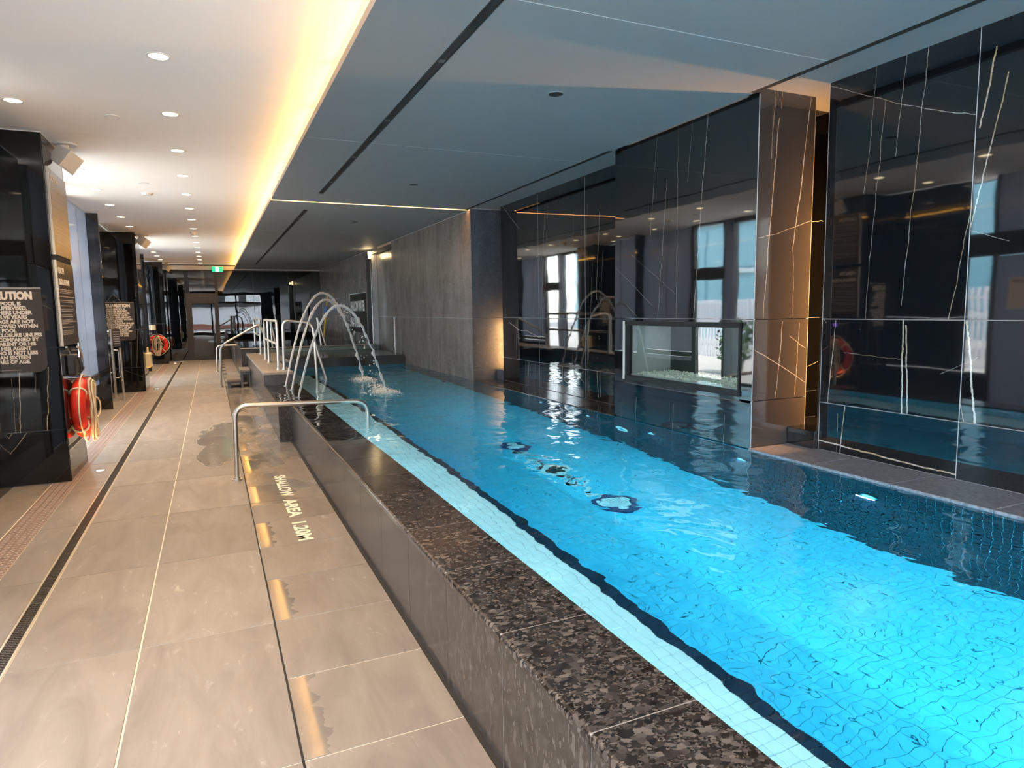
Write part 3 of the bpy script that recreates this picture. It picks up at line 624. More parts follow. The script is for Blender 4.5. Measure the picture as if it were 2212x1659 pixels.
jet(.975, 2.14, 9.67, 10.4, 1.73, 'arching jet of water starting between the other two', 2)
jet(.960, 2.06, 8.75, 8.6, 1.63, 'arching jet of water starting nearest the grab rail, landing closest', 3)
fo = MB(); r = random.Random(9)
for cx, cy, n in ((2.17, 10.45, 900), (2.06, 8.70, 1100), (2.1, 9.4, 260)):
    for _ in range(n):
        x = cx+r.gauss(0,.085); y = cy+r.gauss(0,.20); s_ = r.choice((.003,.005,.007,.011)); a = r.uniform(0,PI); h_ = .4735+r.random()*.05*math.exp(-((x-cx)/.15)**2)
        fo.add([(x+s_*math.cos(k*PI/3+a)*1.0, y+s_*1.4*math.sin(k*PI/3+a), h_) for k in range(6)]+[(x,y,h_+s_*.35)], [(k,(k+1)%6,6) for k in range(6)], True)
o = fo.build('splash_foam', M_foam); tag(o, 'white splashing foam where the water jets land', 'foam', kind='stuff')
# ---------------------------------------------------------------- right wall
wr = MB().box(4.66, 4.8, -3.1, 24.8, -.3, 3.5).build('wall_right', M_dark_gap); tag(wr, 'polished black marble wall with recessed bays along the pool', 'wall', kind='structure')
MB().box(4.069, 4.66, -3.1, 3.452, .0, 3.14).build('bay_backing', M_grout_light, wr)
ya = [3.46, 2.46, 1.24, .02, -1.2, -3.0]
for a, b in zip(ya[1:], ya[:-1]):
    for z0, z1 in ((.488,.84),(.84,1.45),(1.45,3.10)): panel(wr, MB_R, x=4.05, a=(a,b), z=(z0,z1), tilt=.007)
for y_ in (3.459, 2.46, 1.24, .02): vjoint(wr, 4.05, y_, .49, 3.1, .007)
for y_ in (6.765, 7.98, 5.583): vjoint(wr, 4.02, y_, .484, 3.06, .004)
MB().box(3.6508, 3.66, 3.7208, 3.7262, .45, 3.05).build('joint', M_grout_light, wr); MB().box(4.196, 4.2035, 3.7208, 3.74, .62, 3.1).build('joint', M_grout_light, wr)
MB().box(4.63, 4.66, 3.44, 3.99, .4, 3.14).build('slot_backing', MB_PLAIN, wr)
for z0, z1 in ((.62,.84),(.84,1.45),(1.45,3.10)): panel(wr, MB_SLOT, y=3.96, a=(4.20,4.63), z=(z0,z1)); panel(wr, MB_SLOT, x=4.20, a=(3.742,3.96), z=(z0,z1), sgn=1)
MB().box(4.02, 4.63, 3.465, 3.717, .45, .62, .003).box(4.205, 4.63, 3.717, 3.96, .45, .62).build('slot_base', MB_PLAIN, wr)
MB().box(4.075, 4.63, 3.452, 3.459, .49, 3.1).build('panel_edge', MB_PLAIN, wr)
# pier with the window
MB().box(3.671, 4.178, 3.743, 3.852, .3, 3.14).box(3.671, 4.66, 5.395, 5.57, .3, 3.14).box(3.671, 4.178, 3.743, 3.99, .3, .862).box(3.671, 4.66, 3.99, 5.57, .3, .862).box(3.671, 4.178, 3.743, 3.99, 1.425, 3.14).box(3.671, 4.66, 3.99, 5.57, 1.425, 3.14).build('pier_backing', M_grout_light, wr)
for a, z in (((3.722,5.575),(1.452,3.06)), ((3.722,3.845),(.84,1.452)), ((5.402,5.575),(.825,1.452)), ((3.845,5.402),(.825,.862)), ((3.722,5.575),(.45,.825)), ((3.845,5.402),(1.424,1.452))):
    panel(wr, MB_P, x=3.65, a=a, z=z)
for z in ((.45,.84),(.84,1.45),(1.45,3.10)): panel(wr, MB_E, y=3.72, a=(3.652,4.203), z=z)
# slot light hidden behind the panel edge
sl = thing('slot_light', 'warm vertical light slot beside the window pier', 'light')
MB().box(4.57, 4.61, 3.462, 3.474, .66, 2.35).build('led_strip', plain('slot_led_bright', (1,.7,.4), .5, emis=(1,.46,.14), es=440), sl)
# window in the pier
wi = struct('window_1', 'low horizontal window set in the black marble pier')
wf = MB().box(3.632, 3.70, 3.845, 5.402, .862, .905).box(3.632, 3.70, 3.845, 5.402, 1.385, 1.424).box(3.64, 3.70, 3.845, 3.862, .905, 1.385).box(3.632, 3.70, 5.345, 5.365, .905, 1.385).build('frame', M_frame_dark, wi)
MB().box(3.63, 3.70, 5.37, 5.402, .862, 1.424).build('jamb', M_beige, wi)
MB().box(3.672, 3.680, 3.862, 5.345, .905, 1.385).build('pane', M_glass_pier, wi)
MB().box(4.2, 4.22, 3.85, 5.40, .86, 1.43).build('niche_back', plain('deep_teal', (.025,.04,.04), .4), wi)
pb = MB(); r = random.Random(2)
for _ in range(900):
    x, y_ = r.uniform(3.70, 4.18), r.uniform(3.87, 5.34); s_ = r.uniform(.008,.016); z_ = .925+r.uniform(-.010,.004)
    pb.add([(x+s_,y_,z_),(x-s_,y_,z_),(x,y_+s_,z_),(x,y_-s_,z_),(x,y_,z_+s_*.7),(x,y_,z_-s_)], [(0,2,4),(2,1,4),(1,3,4),(3,0,4),(2,0,5),(1,2,5),(3,1,5),(0,3,5)], True)
nl = bpy.data.lights.new('niche_fill', 'AREA'); nl.shape = 'RECTANGLE'; nl.size = .3; nl.size_y = 1.3; nl.energy = 1.6; nl.color = (1,1,.96); no_ = bpy.data.objects.new('niche_fill', nl); C.objects.link(no_); no_.location = (3.95, 4.6, 1.42)  # added fill light, brightens the otherwise dark niche behind the pane
MB().box(3.69, 4.2, 3.86, 5.36, .862, .915).build('sill_bed', M_grout_light, wi)
o = pb.build('pale_pebbles', plain('pale_green_pebble', (.80,.82,.72), .4)); tag(o, 'pale pebbles on the sill behind the pier window', 'pebbles', kind='stuff')
# far bay
MB().box(4.041, 4.66, 5.57, 9.2, .0, 3.14).build('bay_backing', M_grout_light, wr)
for a, b in ((5.58,6.765),(6.765,7.98),(7.98,9.2)):
    for z0, z1 in ((.482,.83),(.83,1.43),(1.43,3.10)): panel(wr, MB_L, x=4.02, a=(a,b), z=(z0,z1), tilt=.004)
MB().box(4.30, 4.66, 9.2, 9.47, .3, 3.14).build('slot_backing', M_black_metal, wr)
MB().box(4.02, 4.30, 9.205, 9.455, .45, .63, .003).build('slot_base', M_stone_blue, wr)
sl2 = thing('slot_light', 'warm vertical light slot between the far marble bay and the grey stone wall', 'light')
MB().box(4.20, 4.22, 9.205, 9.215, .66, 1.36).build('led_strip', plain('slot_led_far', (1,.7,.4), .5, emis=(1,.50,.18), es=120), sl2)
# grey stone wall
MB().box(3.651, 4.66, 9.482, 14.25, -.0, 3.14).box(3.80, 4.66, 14.25, 16.3, 0, 3.14).box(3.651, 4.66, 16.3, 24.7, 0, 3.14).build('stone_backing', M_grout_light, wr)
for a in ((9.465,11.86),(11.86,14.25)):
    for z in ((.44,1.425),(1.425,3.042)): panel(wr, M_stone, x=3.63, a=a, z=z, name='stone_panel')
for z in ((.44,1.425),(1.425,2.92)): panel(wr, M_stone, x=3.77, a=(14.25,16.3), z=z, name='stone_panel')
MB().box(3.63, 3.80, 14.25, 16.3, 2.93, 3.0).build('niche_header', M_black_metal, wr)
for a in ((16.36,18.4),(18.4,20.45),(20.45,22.5),(22.5,24.6)):
    for z in ((.44,1.425),(1.425,3.042)): panel(wr, M_stone, x=3.63, a=a, z=z, name='stone_panel')
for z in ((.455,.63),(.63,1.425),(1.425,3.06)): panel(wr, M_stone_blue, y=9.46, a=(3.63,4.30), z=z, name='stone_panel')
MB().box(3.615, 3.635, 16.30, 16.318, .60, 2.85).build('corner_trim', M_chrome, wr); MB().box(3.612, 3.66, 16.32, 16.75, .60, 3.0).build('corner_trim', M_black_metal, wr)
MB().box(3.622, 3.634, 14.21, 14.225, .60, 1.42).build('corner_guard', M_chrome, wr)
lp = thing('wall_lamp', 'small glowing wall lamp at the top of the niche corner, far right of the jets', 'lamp', (3.60, 16.26, 2.84))
MB().box(-.035, .035, -.035, .035, 0, .16, .008).build('diffuser', plain('lamp_glow', (1,.9,.7), .5, emis=(1,.72,.32), es=14), lp); MB().box(-.04,.04,-.04,.04,.16,.18).build('cap', M_black_metal, lp)
ld = bpy.data.lights.new('wall_lamp_glow', 'POINT'); ld.energy = 1.5; ld.color = (1,.72,.4); ld.shadow_soft_size = .05
lo = bpy.data.objects.new('wall_lamp_glow', ld); C.objects.link(lo); lo.location = (3.50, 16.22, 2.92)

# ---------------------------------------------------------------- far wall
wfz = MB().box(-1.95, 4.66, 24.86, 24.9, -.3, 3.5).box(-1.95, 4.66, 24.60, 24.9, 3.0, 3.5).build('wall_far', M_black_metal); tag(wfz, 'glazed far end wall with a beige header band', 'wall', kind='structure')
hd = MB().box(-1.95, 3.64, 24.56, 24.62, 3.012, 3.15).build('trim_2', M_beige); tag(hd, 'beige header band over the far glass wall', 'trim', kind='structure')
wi2 = struct('window_2', 'wide tinted glass screen across the far end')
for a, b in ((.26,1.385),(1.395,2.53),(2.54,3.62)): MB().box(a, b, 24.60, 24.61, .03, 2.99).build('pane', M_glass_far, wi2)
MB().box(-1.9, -.735, 24.60, 24.61, .03, 2.99).build('pane', M_glass_far, wi2)
MB().box(-.60, .19, 24.60, 24.61, 2.24, 2.99).build('transom_pane', M_glass_far, wi2)
for a in (1.385, 2.53): MB().box(a, a+.01, 24.59, 24.615, .03, 2.99).build('joint', M_brown_frame, wi2)
MB().box(-1.9, 3.63, 24.585, 24.63, 0, .03).box(-1.9, 3.63, 24.585, 24.63, 2.98, 3.012).build('sill', M_brown_frame, wi2)
do = struct('door_1', 'dark framed glass door at the far end of the deck')
MB().box(-.735, -.61, 24.57, 24.63, 0, 2.24).box(.18, .26, 24.57, 24.63, 0, 3.0).box(-.61, .18, 24.57, 24.63, 1.955, 2.24).build('frame', M_brown_frame, do)
MB().box(-.61, -.56, 24.575, 24.625, .01, 1.95).box(.13, .18, 24.575, 24.625, .01, 1.95).box(-.56, .13, 24.575, 24.625, .01, .10).box(-.56, .13, 24.575, 24.625, 1.90, 1.95).build('leaf_frame', M_brown_frame, do)
MB().box(-.56, .13, 24.60, 24.61, .10, 1.90).build('pane', M_glass_far, do); MB().tube([(.10,24.55,.9),(.10,24.55,1.25)], .012, 8).build('pull_handle', M_steel, do)
ex = thing('exit_sign', 'green illuminated exit sign with a white running figure under the header', 'sign', (.285, 24.44, 2.945))
exf = MB().box(-.165, .165, 0, .03, 0, .165, .004).build('face', M_green, ex); MB().box(-.17, .17, 0, .10, .165, .19).build('mount', M_white_plastic, ex)
MB().box(-.055, .055, -.003, .001, .012, .152).build('door_symbol', M_exit_white, exf)
MB().cyl((.01, -.0035, .132), .011, -.001, 'y', 10).obox((0,-.004,.098), (.008,0,.022), (0,.0006,0), (-.011,0,.004)).obox((-.018,-.004,.058), (.014,0,.026), (0,.0006,0), (-.006,0,.004)).obox((.02,-.004,.058), (-.012,0,.024), (0,.0006,0), (.006,0,.003)).obox((.022,-.004,.104), (.02,0,-.006), (0,.0006,0), (.002,0,.005)).build('running_figure', M_green, exf)

# ---------------------------------------------------------------- ceilings
ce = MB().box(-2.2, 4.8, -3.3, 24.9, 3.196, 3.6).build('ceiling', M_dark_gap); tag(ce, 'smooth white plaster ceiling over the deck with recessed downlights', 'ceiling', kind='structure')
for a, b in ((-3.3,7.2),(7.2,15.3),(15.3,24.6)): MB().box(-2.0, 1.6, a+.002, b-.002, 3.18, 3.196).build('ceiling_panel', M_white_ceil, ce)
MB().box(1.6, 4.66, -3.3, 24.6, 3.18, 3.196).build('ceiling_panel', M_white_ceil, ce)
cd = MB().box(.86, 3.58, -3.2, 24.5, 3.085, 3.095).build('ceiling.001', M_grey_ceil); tag(cd, 'lowered grey ceiling panel over the pool', 'ceiling', kind='structure')
for a, b in ((-3.2,3.08),(3.08,6.08),(6.08,9.52),(9.59,13.2),(13.2,17.0),(17.0,20.7),(20.7,24.55)):
    MB().box(.835, 3.60 if b < 9.55 else 3.628, a+.0015, b-.0015, 3.05, 3.085).build('ceiling_panel', M_grey_ceil, cd)
for a in (3.08, 6.08): MB().box(.84, 3.59, a-.002, a+.002, 3.049, 3.055).build('joint_bead', M_bead, cd)
MB().box(.82, .835, -3.2, 9.42, 3.05, 3.10).box(.82, .835, 9.60, 24.55, 3.05, 3.10).build('cove_lip', M_grey_ceil, cd)
MB().box(3.565, 3.612, -3.2, 3.72, 3.0485, 3.09).box(3.565, 3.612, 5.575, 9.5, 3.0485, 3.09).build('shadow_groove', M_dark_gap, cd)  # solid strip flush with the ceiling, the groove's shade put into its colour
MB().box(3.612, 4.66, -3.2, 3.99, 3.09, 3.11).box(3.612, 4.40, 5.575, 9.46, 3.07, 3.09).build('bay_soffit', M_grey_ceil, cd)
cv = thing('cove_light', 'warm yellow strip light hidden along the edge of the lowered ceiling', 'light')
y = -3.1; r = random.Random(12)
while y < 24.4:
    ln_ = r.choice((.95, .95, 1.2)); MB().box(.838, .845, y, min(24.45, y+ln_), 3.098, 3.130).build('led_strip', M_cove, cv); y += ln_+.05
sk_ = thing('ceiling_slot_light', 'glowing amber slot crossing the lowered ceiling', 'light')
MB().box(.86, 3.61, 9.525, 9.585, 3.078, 3.084).build('led_strip', M_slotled, sk_); MB().box(.84, 3.62, 9.520, 9.524, 3.052, 3.09).box(.84, 3.62, 9.586, 9.590, 3.052, 3.09).build('side', M_beige, sk_)
MB().box(3.602, 3.638, 8.7, 9.5, 3.064, 3.069).build('led_strip', plain('dim_led', (1,.6,.3), .5, emis=(1,.5,.2), es=.6), sk_)
# linear diffusers
for y0, y1, lb in ((-1.0, 8.83, 'long black slot diffuser in the lowered ceiling, near one'), (10.28, 22.1, 'long black slot diffuser in the lowered ceiling, beyond the amber slot')):
    t = thing('slot_diffuser', lb, 'air diffuser', group='slot diffusers')
    MB().box(1.338, 1.385, y0, y1, 3.0475, 3.056).build('slot', M_dark_gap, t)
    MB().box(1.332, 1.339, y0, y1, 3.046, 3.054).box(1.384, 1.391, y0, y1, 3.046, 3.054).build('rail', M_black_metal, t)
    sb_ = MB(); y = y0+.9
    while y < y1: sb_.box(1.342, 1.381, y, y+.05, 3.0472, 3.05); y += 1.35
    sb_.build('spacer', plain('spacer_grey', (.10,.10,.105), .5), t)
for i, y in enumerate((4.27, 7.86, 11.4)):
    t = thing('recessed_can', ('unlit round recessed ceiling can, nearest of three', 'unlit round recessed ceiling can, middle of three', 'unlit round recessed ceiling can, beyond the amber slot')[i], 'ceiling fitting', (2.30, y, 3.0478), group='unlit cans in the grey ceiling')
    MB().ring((0,0,0), .052, .064, -.001, .01).build('trim_ring', M_grey_ceil, t); MB().cyl((0,0,.0006), .053, .006).build('opening', M_dark_gap, t)
# downlights
dl0 = thing('downlight', 'round recessed downlight in the white ceiling', 'downlight', (-.205, 4.92, 3.18), group='downlights in the white ceiling')
MB().ring((0,0,0), .058, .072, -.004, .003).build('trim_ring', M_white_plastic, dl0); MB().cyl((0,0,-.0025), .059, .004).build('lens', M_lens, dl0)
def dlight(x, y):
    d = bpy.data.lights.get('downlight_beam')
    if d is None:
        d = bpy.data.lights.new('downlight_beam', 'SPOT'); d.energy = DOWN; d.spot_size = math.radians(125); d.spot_blend = .6; d.color = (1, .70, .42); d.shadow_soft_size = .055
    o = bpy.data.objects.new('downlight_beam', d); C.objects.link(o); o.location = (x, y, 3.165)
ords = ['nearest', 'second', 'third', 'fourth', 'fifth', 'sixth', 'seventh', 'eighth', 'ninth', 'tenth', 'eleventh', 'twelfth', 'thirteenth', 'fourteenth', 'fifteenth', 'last']
for k in range(15):
    y = 4.92+1.337*k; lb = '%s downlight of the row nearer the cove, counted from the front' % ords[k]
    if k == 0: dl0['label'] = lb
    else: dup(dl0, (-.205, y, 3.18), lb)
    dlight(-.205, y)
for k, y in enumerate((6.3, 8.95, 10.27, 11.6, 12.95, 14.27, 18.4, 19.85, 21.1, 22.5)):
    dup(dl0, (-1.27, y, 3.18), '%s downlight of the row beside the black columns, counted from the front' % ords[k]); dlight(-1.2, y)
for y, nm in ((3.58, 'just ahead of the camera'), (2.25, 'almost above the camera'), (.9, 'above the camera')):
    for x, rw in ((-.205, 'row nearer the cove'), (-1.2, 'row beside the columns')): dlight(x, y); dup(dl0, (x, y, 3.18), 'downlight of the %s, %s, seen only in reflections' % (rw, nm))
sm = thing('smoke_detector', 'flat white smoke detector on the white ceiling', 'detector', (-.69, 10.35, 3.18)); MB().cyl((0,0,-.03), .055, .03, n=28, r2=.07).build('housing', M_white_plastic, sm); MB().ring((0,0,-.018), .06, .066, 0, .006).build('vent_ring', M_bead, sm)
for y, x, lb in ((6.5,-.64,'faint round ceiling cover near the front columns'), (9.6,-.66,'faint round ceiling cover just before the smoke detector')):
    t = thing('ceiling_cover', lb, 'cover', (x, y, 3.18), group='blank ceiling covers'); MB().cyl((0,0,-.004), .05, .004).build('disc', M_white_ceil, t); MB().ring((0,0,0), .05, .055, -.005, 0).build('rim', M_bead, t)
cm = thing('dome_camera', 'small white dome camera among the downlights', 'camera', (-.225, 14.9, 3.18)); MB().cyl((0,0,-.03), .06, .03).build('base', M_white_plastic, cm)
d_ = MB(); bmh = bmesh.new(); bmesh.ops.create_uvsphere(bmh, u_segments=16, v_segments=8, radius=.045); bmh.verts.index_update(); d_.add([(v.co.x, v.co.y, v.co.z-.035) for v in bmh.verts], [tuple(v.index for v in f.verts) for f in bmh.faces], True); bmh.free(); d_.build('dome', M_white_plastic, cm)

# ---------------------------------------------------------------- columns
cols = ((7.25, MB_C1, 'nearest black marble column, with the large caution sign'), (15.2, MB_C2, 'second black marble column with a caution sign and first aid case'), (23.35, MB_C3, 'far black marble column with a life ring'), (-.75, MB_C3, 'black marble column behind the camera'))
for i, (y, mt, lb) in enumerate(cols):
    cl = MB().box(-1.85, -1.307, y+.022, y+.88, 0, 3.18).build('pillar', M_grout_light); tag(cl, lb, 'pillar', kind='structure')
    for z in ((.004,.5),(.5,1.262),(1.262,3.172)):
        panel(cl, mt, y=y, a=(-1.86,-1.284), z=z); panel(cl, MB_S, x=-1.284, a=(y+.02,y+.90), z=z, sgn=1, t=.022)
        MB().box(-1.86, -1.284, y+.88, y+.90, z[0]+.003, z[1]-.003).build('panel', MB_PLAIN, cl)
    MB().box(-1.862, -1.282, y-.002, y+.902, 3.172, 3.182).build('top_bead', M_bead, cl)
# speakers
def speaker(y, lb):
    t = thing('wall_speaker', lb, 'speaker', (-1.17, y, 3.03), group='white corner speakers')
    MB().cyl((0,0,.13), .10, .02, n=24).build('ceiling_plate', M_bead, t); MB().box(-.03, .03, -.02, .02, .04, .13).build('bracket', M_white_plastic, t)
    m_ = MB(); rot = Matrix.Rotation(.62, 3, 'Y') @ Matrix.Rotation(-.5, 3, 'Z')
    vs = [(-.10,-.07,-.075),(.07,-.10,-.09),(.07,.10,-.09),(-.10,.07,-.075),(-.10,-.07,.075),(.07,-.10,.09),(.07,.10,.09),(-.10,.07,.075)]
    m_.add([rot @ Vector(v) for v in vs], [(0,3,2,1),(4,5,6,7),(0,1,5,4),(1,2,6,5),(2,3,7,6),(3,0,4,7)]); cab = m_.build('cabinet', M_white_plastic, t)
    g_ = MB(); g_.add([rot @ Vector(v) for v in ((.0705,-.09,-.08),(.0705,.09,-.08),(.0705,.09,.08),(.0705,-.09,.08),(.078,-.085,-.075),(.078,.085,-.075),(.078,.085,.075),(.078,-.085,.075))], [(4,5,6,7),(0,1,5,4),(1,2,6,5),(2,3,7,6),(3,0,4,7)]); g_.build('grille', plain('speaker_grille', (.7,.68,.64), .6), cab)
speaker(7.66, 'white box speaker at the top of the nearest black column'); speaker(15.65, 'white box speaker at the top of the second black column'); speaker(23.8, 'white box speaker at the top of the far black column')
# signs
CAUT = 'THIS POOL IS\nUNSUPERVISED.\nBATHERS UNDER\nTWELVE YEARS\nOF AGE ARE NOT\nALLOWED WITHIN\nTHE POOL\nENCLOSURE UNLESS\nACCOMPANIED BY\nA PARENT OR HIS\nOR HER AGENT\nWHO IS NOT LESS\nTHAN SIXTEEN\nYEARS OF AGE.'
def caution(y, lb):
    t = thing('caution_sign', lb, 'sign', (-1.806, y-.012, 1.045), group='caution signs on column fronts')
    W, H, R_ = .42, .755, .075
    pl = [(0,0)]+[(W-R_+R_*math.cos(a), R_+R_*math.sin(a)) for a in [(-PI/2)+k*PI/16 for k in range(9)]]+[(W,H),(0,H)]
    n = len(pl); vs = [(x,0,z) for x,z in pl]+[(x,.010,z) for x,z in pl]
    bd = MB().add(vs, [tuple(range(n)), tuple(range(2*n-1,n-1,-1))]+[(k,n+k,n+(k+1)%n,(k+1)%n) for k in range(n)]).build('board', M_sign, t)
    MB().box(0, W, -.0015, .0105, H, H+.006).box(-.005, 0, -.0015, .0105, .0, H+.006).build('edge', M_bead, t)
    text('lettering', 'CAUTION', M_sign_text, .092, (.018, -.001, H-.096), (PI/2,0,0), bd, .006, width=.335)
    text('lettering', CAUT, M_sign_text, .0445, (.018, -.001, H-.150), (PI/2,0,0), bd, .0022, line=.90, width=.385)
    MB().box(.018, .22, -.001, 0, .022, .027).build('small_print', M_sign_dim, bd)
caution(7.25, 'brown-black CAUTION sign with a rounded corner on the nearest column front'); caution(15.2, 'brown-black CAUTION sign with a rounded corner on the second column front')
def side_sign(z0, z1, head, lb, seed):
    t = thing('notice_board', lb, 'sign', (-1.270, 7.36, z0)); Wd, H = .80, z1-z0
    bd = MB().box(-.012, 0, 0, Wd, 0, H, .002).build('board', M_sign, t); MB().box(-.014, .002, -.012, 0, -.004, H+.004).build('edge', M_bead, t)
    for i, h_ in enumerate(head): text('lettering', h_, M_sign_text, .075, (.0012, .04, H-.11-.105*i), (PI/2,0,PI/2), bd, .002)
    r = random.Random(seed); z = H-.16-.105*(len(head)-1); mb = MB()
    while z > .10:
        for k in range(r.randint(1,4)):
            if z < .10: break
            mb.box(.0004, .0012, .04, .04+(r.uniform(.50,.70) if k < 2 else r.uniform(.2,.5)), z, z+.0085); z -= .0165
        z -= .018
    mb.build('small_print', M_sign_dim, bd)
side_sign(2.118, 2.90, ('CAUTION',), 'upper brown notice board headed CAUTION on the nearest column side', 3)
side_sign(1.27, 2.06, ('HEALTH', 'REGULATIONS'), 'lower brown notice board headed HEALTH REGULATIONS on the nearest column side', 5)
sw = thing('depth_sign', 'dark SHALLOW WATER NO DIVING sign on the grey stone wall', 'sign', (3.622, 19.05, 1.0))
sb_d = MB().box(-.006, .006, -2.05, 0, 0, 1.03).build('board', M_sign_matte, sw); MB().box(-.008, .006, -2.06, 0.0, 1.03, 1.045).box(-.008, .006, 0, .03, -.0, 1.045).build('edge', M_bead, sw)
for body, z, wd in (('SHALLOW WATER', .58, 1.86), ('NO DIVING', .14, 1.15)):
    text('lettering', body, M_sign_text, .36, (-.0075, -.08, z), (PI/2,0,-PI/2), sb_d, .012, width=wd)
# life rings
def ring_parts(t, ax, seed, sgn):
    """ring lies flat on its wall; ax is the wall normal"""
    r = random.Random(seed)
    P = (lambda a, b, n_: (n_*sgn, a, b)) if ax == 'x' else (lambda a, b, n_: (a, n_*sgn, b))
    MB().torus((0,0,0), .235, .062, ax).build('ring', M_red, t)
    for k in range(4):
        a = PI/4+k*PI/2; pts = []
        m_ = MB(); pts = [P(math.cos(a)*(.235+.066*math.cos(q)), math.sin(a)*(.235+.066*math.cos(q)), .066*math.sin(q)) for q in [2*PI*j/14 for j in range(14)]]
        m_.tube(pts, .010, 8, closed=True); m_.build('band', M_rope, t)
    gl_ = MB(); pts = []
    for j in range(49):
        a = 2*PI*j/48; sag = .035*abs(math.sin(2*(a-PI/4))); pts.append(P((.30+sag)*math.cos(a), (.30+sag)*math.sin(a)-.01*sag*20, .02))
    gl_.tube(pts[:-1], .007, 7, closed=True).build('grab_line', M_rope, t)
    co = MB()
    for k in range(6):
        wd = .05+.012*k+r.uniform(-.01,.01); top = .26+r.uniform(-.02,.03); bot = -.30-.012*k+r.uniform(-.05,.05); ofs = r.uniform(-.05,.05); pts = []
        for j in range(25):
            a = 2*PI*j/24; zz = (top+bot)/2+(top-bot)/2*math.cos(a); pts.append(P(ofs+wd*math.sin(a), zz, .075+.016*(k%3)+.01*math.sin(3*a)))
        co.tube(pts[:-1], .0068, 7, closed=True)
    pts = [P(.05+.10*math.sin(q*1.0)+.0*q, .02-.13*math.cos(q)-.02*q, .10+.03*math.sin(q)) for q in [j*.28 for j in range(24)]]
    co.tube(pts, .0068, 7); pts = [P(-.10-.04*math.sin(j*.3), .05-.02*j, .09) for j in range(20)]
    co.tube(pts, .0068, 7); co.build('rope_coil', M_rope, t)
    MB().cyl(P(0,.30,-.07) if ax == 'x' else P(0,.30,-.07), .014, .16 if sgn > 0 else -.16, ax, 10).build('hook', M_chrome, t)
t = thing('life_ring', 'red life ring with a cream rope coil on the nearest column side', 'life ring', (-1.212, 7.68, .645), group='red life rings'); ring_parts(t, 'x', 1, 1)
t = thing('life_ring', 'red life ring with looped rope on the far column front', 'life ring', (-1.56, 23.27, .62), group='red life rings'); ring_parts(t, 'y', 6, -1)
kb = thing('alarm_box', 'small beige wall box above the far life ring', 'box', (-1.65, 23.35, 1.07)); MB().box(-.07, .07, -.06, 0, 0, .16, .01).build('body', M_kit, kb); MB().box(-.03,.03,-.064,-.058,.05,.11).build('cover', M_white_plastic, kb)
fa = thing('first_aid_case', 'beige first aid case with a green cross on the second column side', 'case', (-1.282, 15.55, .47))
fab = MB().box(0, .11, -.20, .20, 0, .30, .02).build('body', M_kit, fa); MB().tube(bend([(.05,-.09,.30),(.05,-.07,.40),(.05,.07,.40),(.05,.09,.30)], .05), .016, 8).build('handle', M_kit, fa)
MB().box(.110, .113, -.02, .02, .08, .20).box(.110, .113, -.06, .06, .12, .16).build('cross', plain('cross_green', (.02,.20,.06), .5), fab)
MB().box(.108, .112, -.19, .19, .225, .232).build('lid_seam', M_dark_gap, fab)
# rescue hook and emergency phone on the nearest column side
ep = thing('emergency_phone', 'black wall phone with a violet lamp above the nearest life ring', 'phone', (-1.282, 7.62, .98))
MB().box(0, .07, -.13, .06, 0, .20, .01).build('housing', M_black_metal, ep); MB().box(.01, .06, .07, .15, .14, .19, .01).build('lamp', M_purple, ep)
MB().tube(bend([(.09,-.08,.17),(.11,-.08,.12),(.11,-.08,.05),(.09,-.08,.02)], .03), .014, 8).build('handset', M_black_metal, ep)
hk = thing('rescue_hook', 'pale bent metal hook on the nearest column side below the notice boards', 'hook', (-1.238, 8.03, 0)); MB().tube(bend([(0,0,.98),(0,0,1.16),(0,-.09,1.23),(0,-.20,1.24)], .1), .011, 8).build('pole', M_steel, hk); MB().box(-.045,.015,-.025,.025,1.0,1.03).build('clip', M_black_metal, hk)
# access gate posts
ag = thing('access_post', 'two stainless posts with a small notice between the columns', 'post', (-1.61, 13.85, 0))
MB().box(-.06, -.035, -.06, .06, .012, 1.30).build('post', M_steel, ag); MB().tube([(.07,.05,.01),(.07,.05,.96)], .02, 10).build('post', M_steel, ag)
MB().box(-.03, .09, .0, .012, .98, 1.30).build('notice', M_sign, ag); ln2 = MB()
for k in range(6): ln2.box(-.02, .08, -.002, .0, 1.03+.042*k, 1.048+.042*k)
ln2.build('notice_lines', M_sign_dim, ag); MB().box(-.10, 0, -.09, .09, 0, .012).cyl((.07,.05,0), .05, .012).build('foot', M_steel, ag)
MB().tube(bend([(-.03,.02,.92),(.04,.03,.92),(.04,.03,.42),(-.03,.02,.42)], .05), .012, 8).build('pull_bar', M_chrome, ag)
MB().cyl((.07,.0,.86), .018, .07, 'y', 10).cyl((.07,.0,.36), .018, .07, 'y', 10).build('hinge', M_brass_edge, ag)
# cleaning pole
cp = thing('cleaning_pole', 'yellow telescopic cleaning pole with a blue clamp leaning in the far corner', 'pole', (3.34, 22.5, .5))
MB().tube([(0,0,0),(.13,0,1.0)], .028, 8).build('lower_section', M_yellow, cp); MB().tube([(.13,0,1.0),(.22,0,1.70)], .022, 8).build('upper_section', M_yellow, cp)
MB().tube([(.115,0,1.02),(.145,0,1.24)], .045, 8).build('clamp', M_blue, cp); MB().tube(bend([(.20,0,1.66),(.225,0,1.80),(.26,0,1.80),(.27,0,1.66)], .05), .014, 8).build('hook', M_black_metal, cp)
rd = MB().box(.575, 3.63, 20.52, 24.56, 0, .495).build('trim_3', M_stone_blue); tag(rd, 'low stone deck behind the hot tub', 'trim', kind='structure')

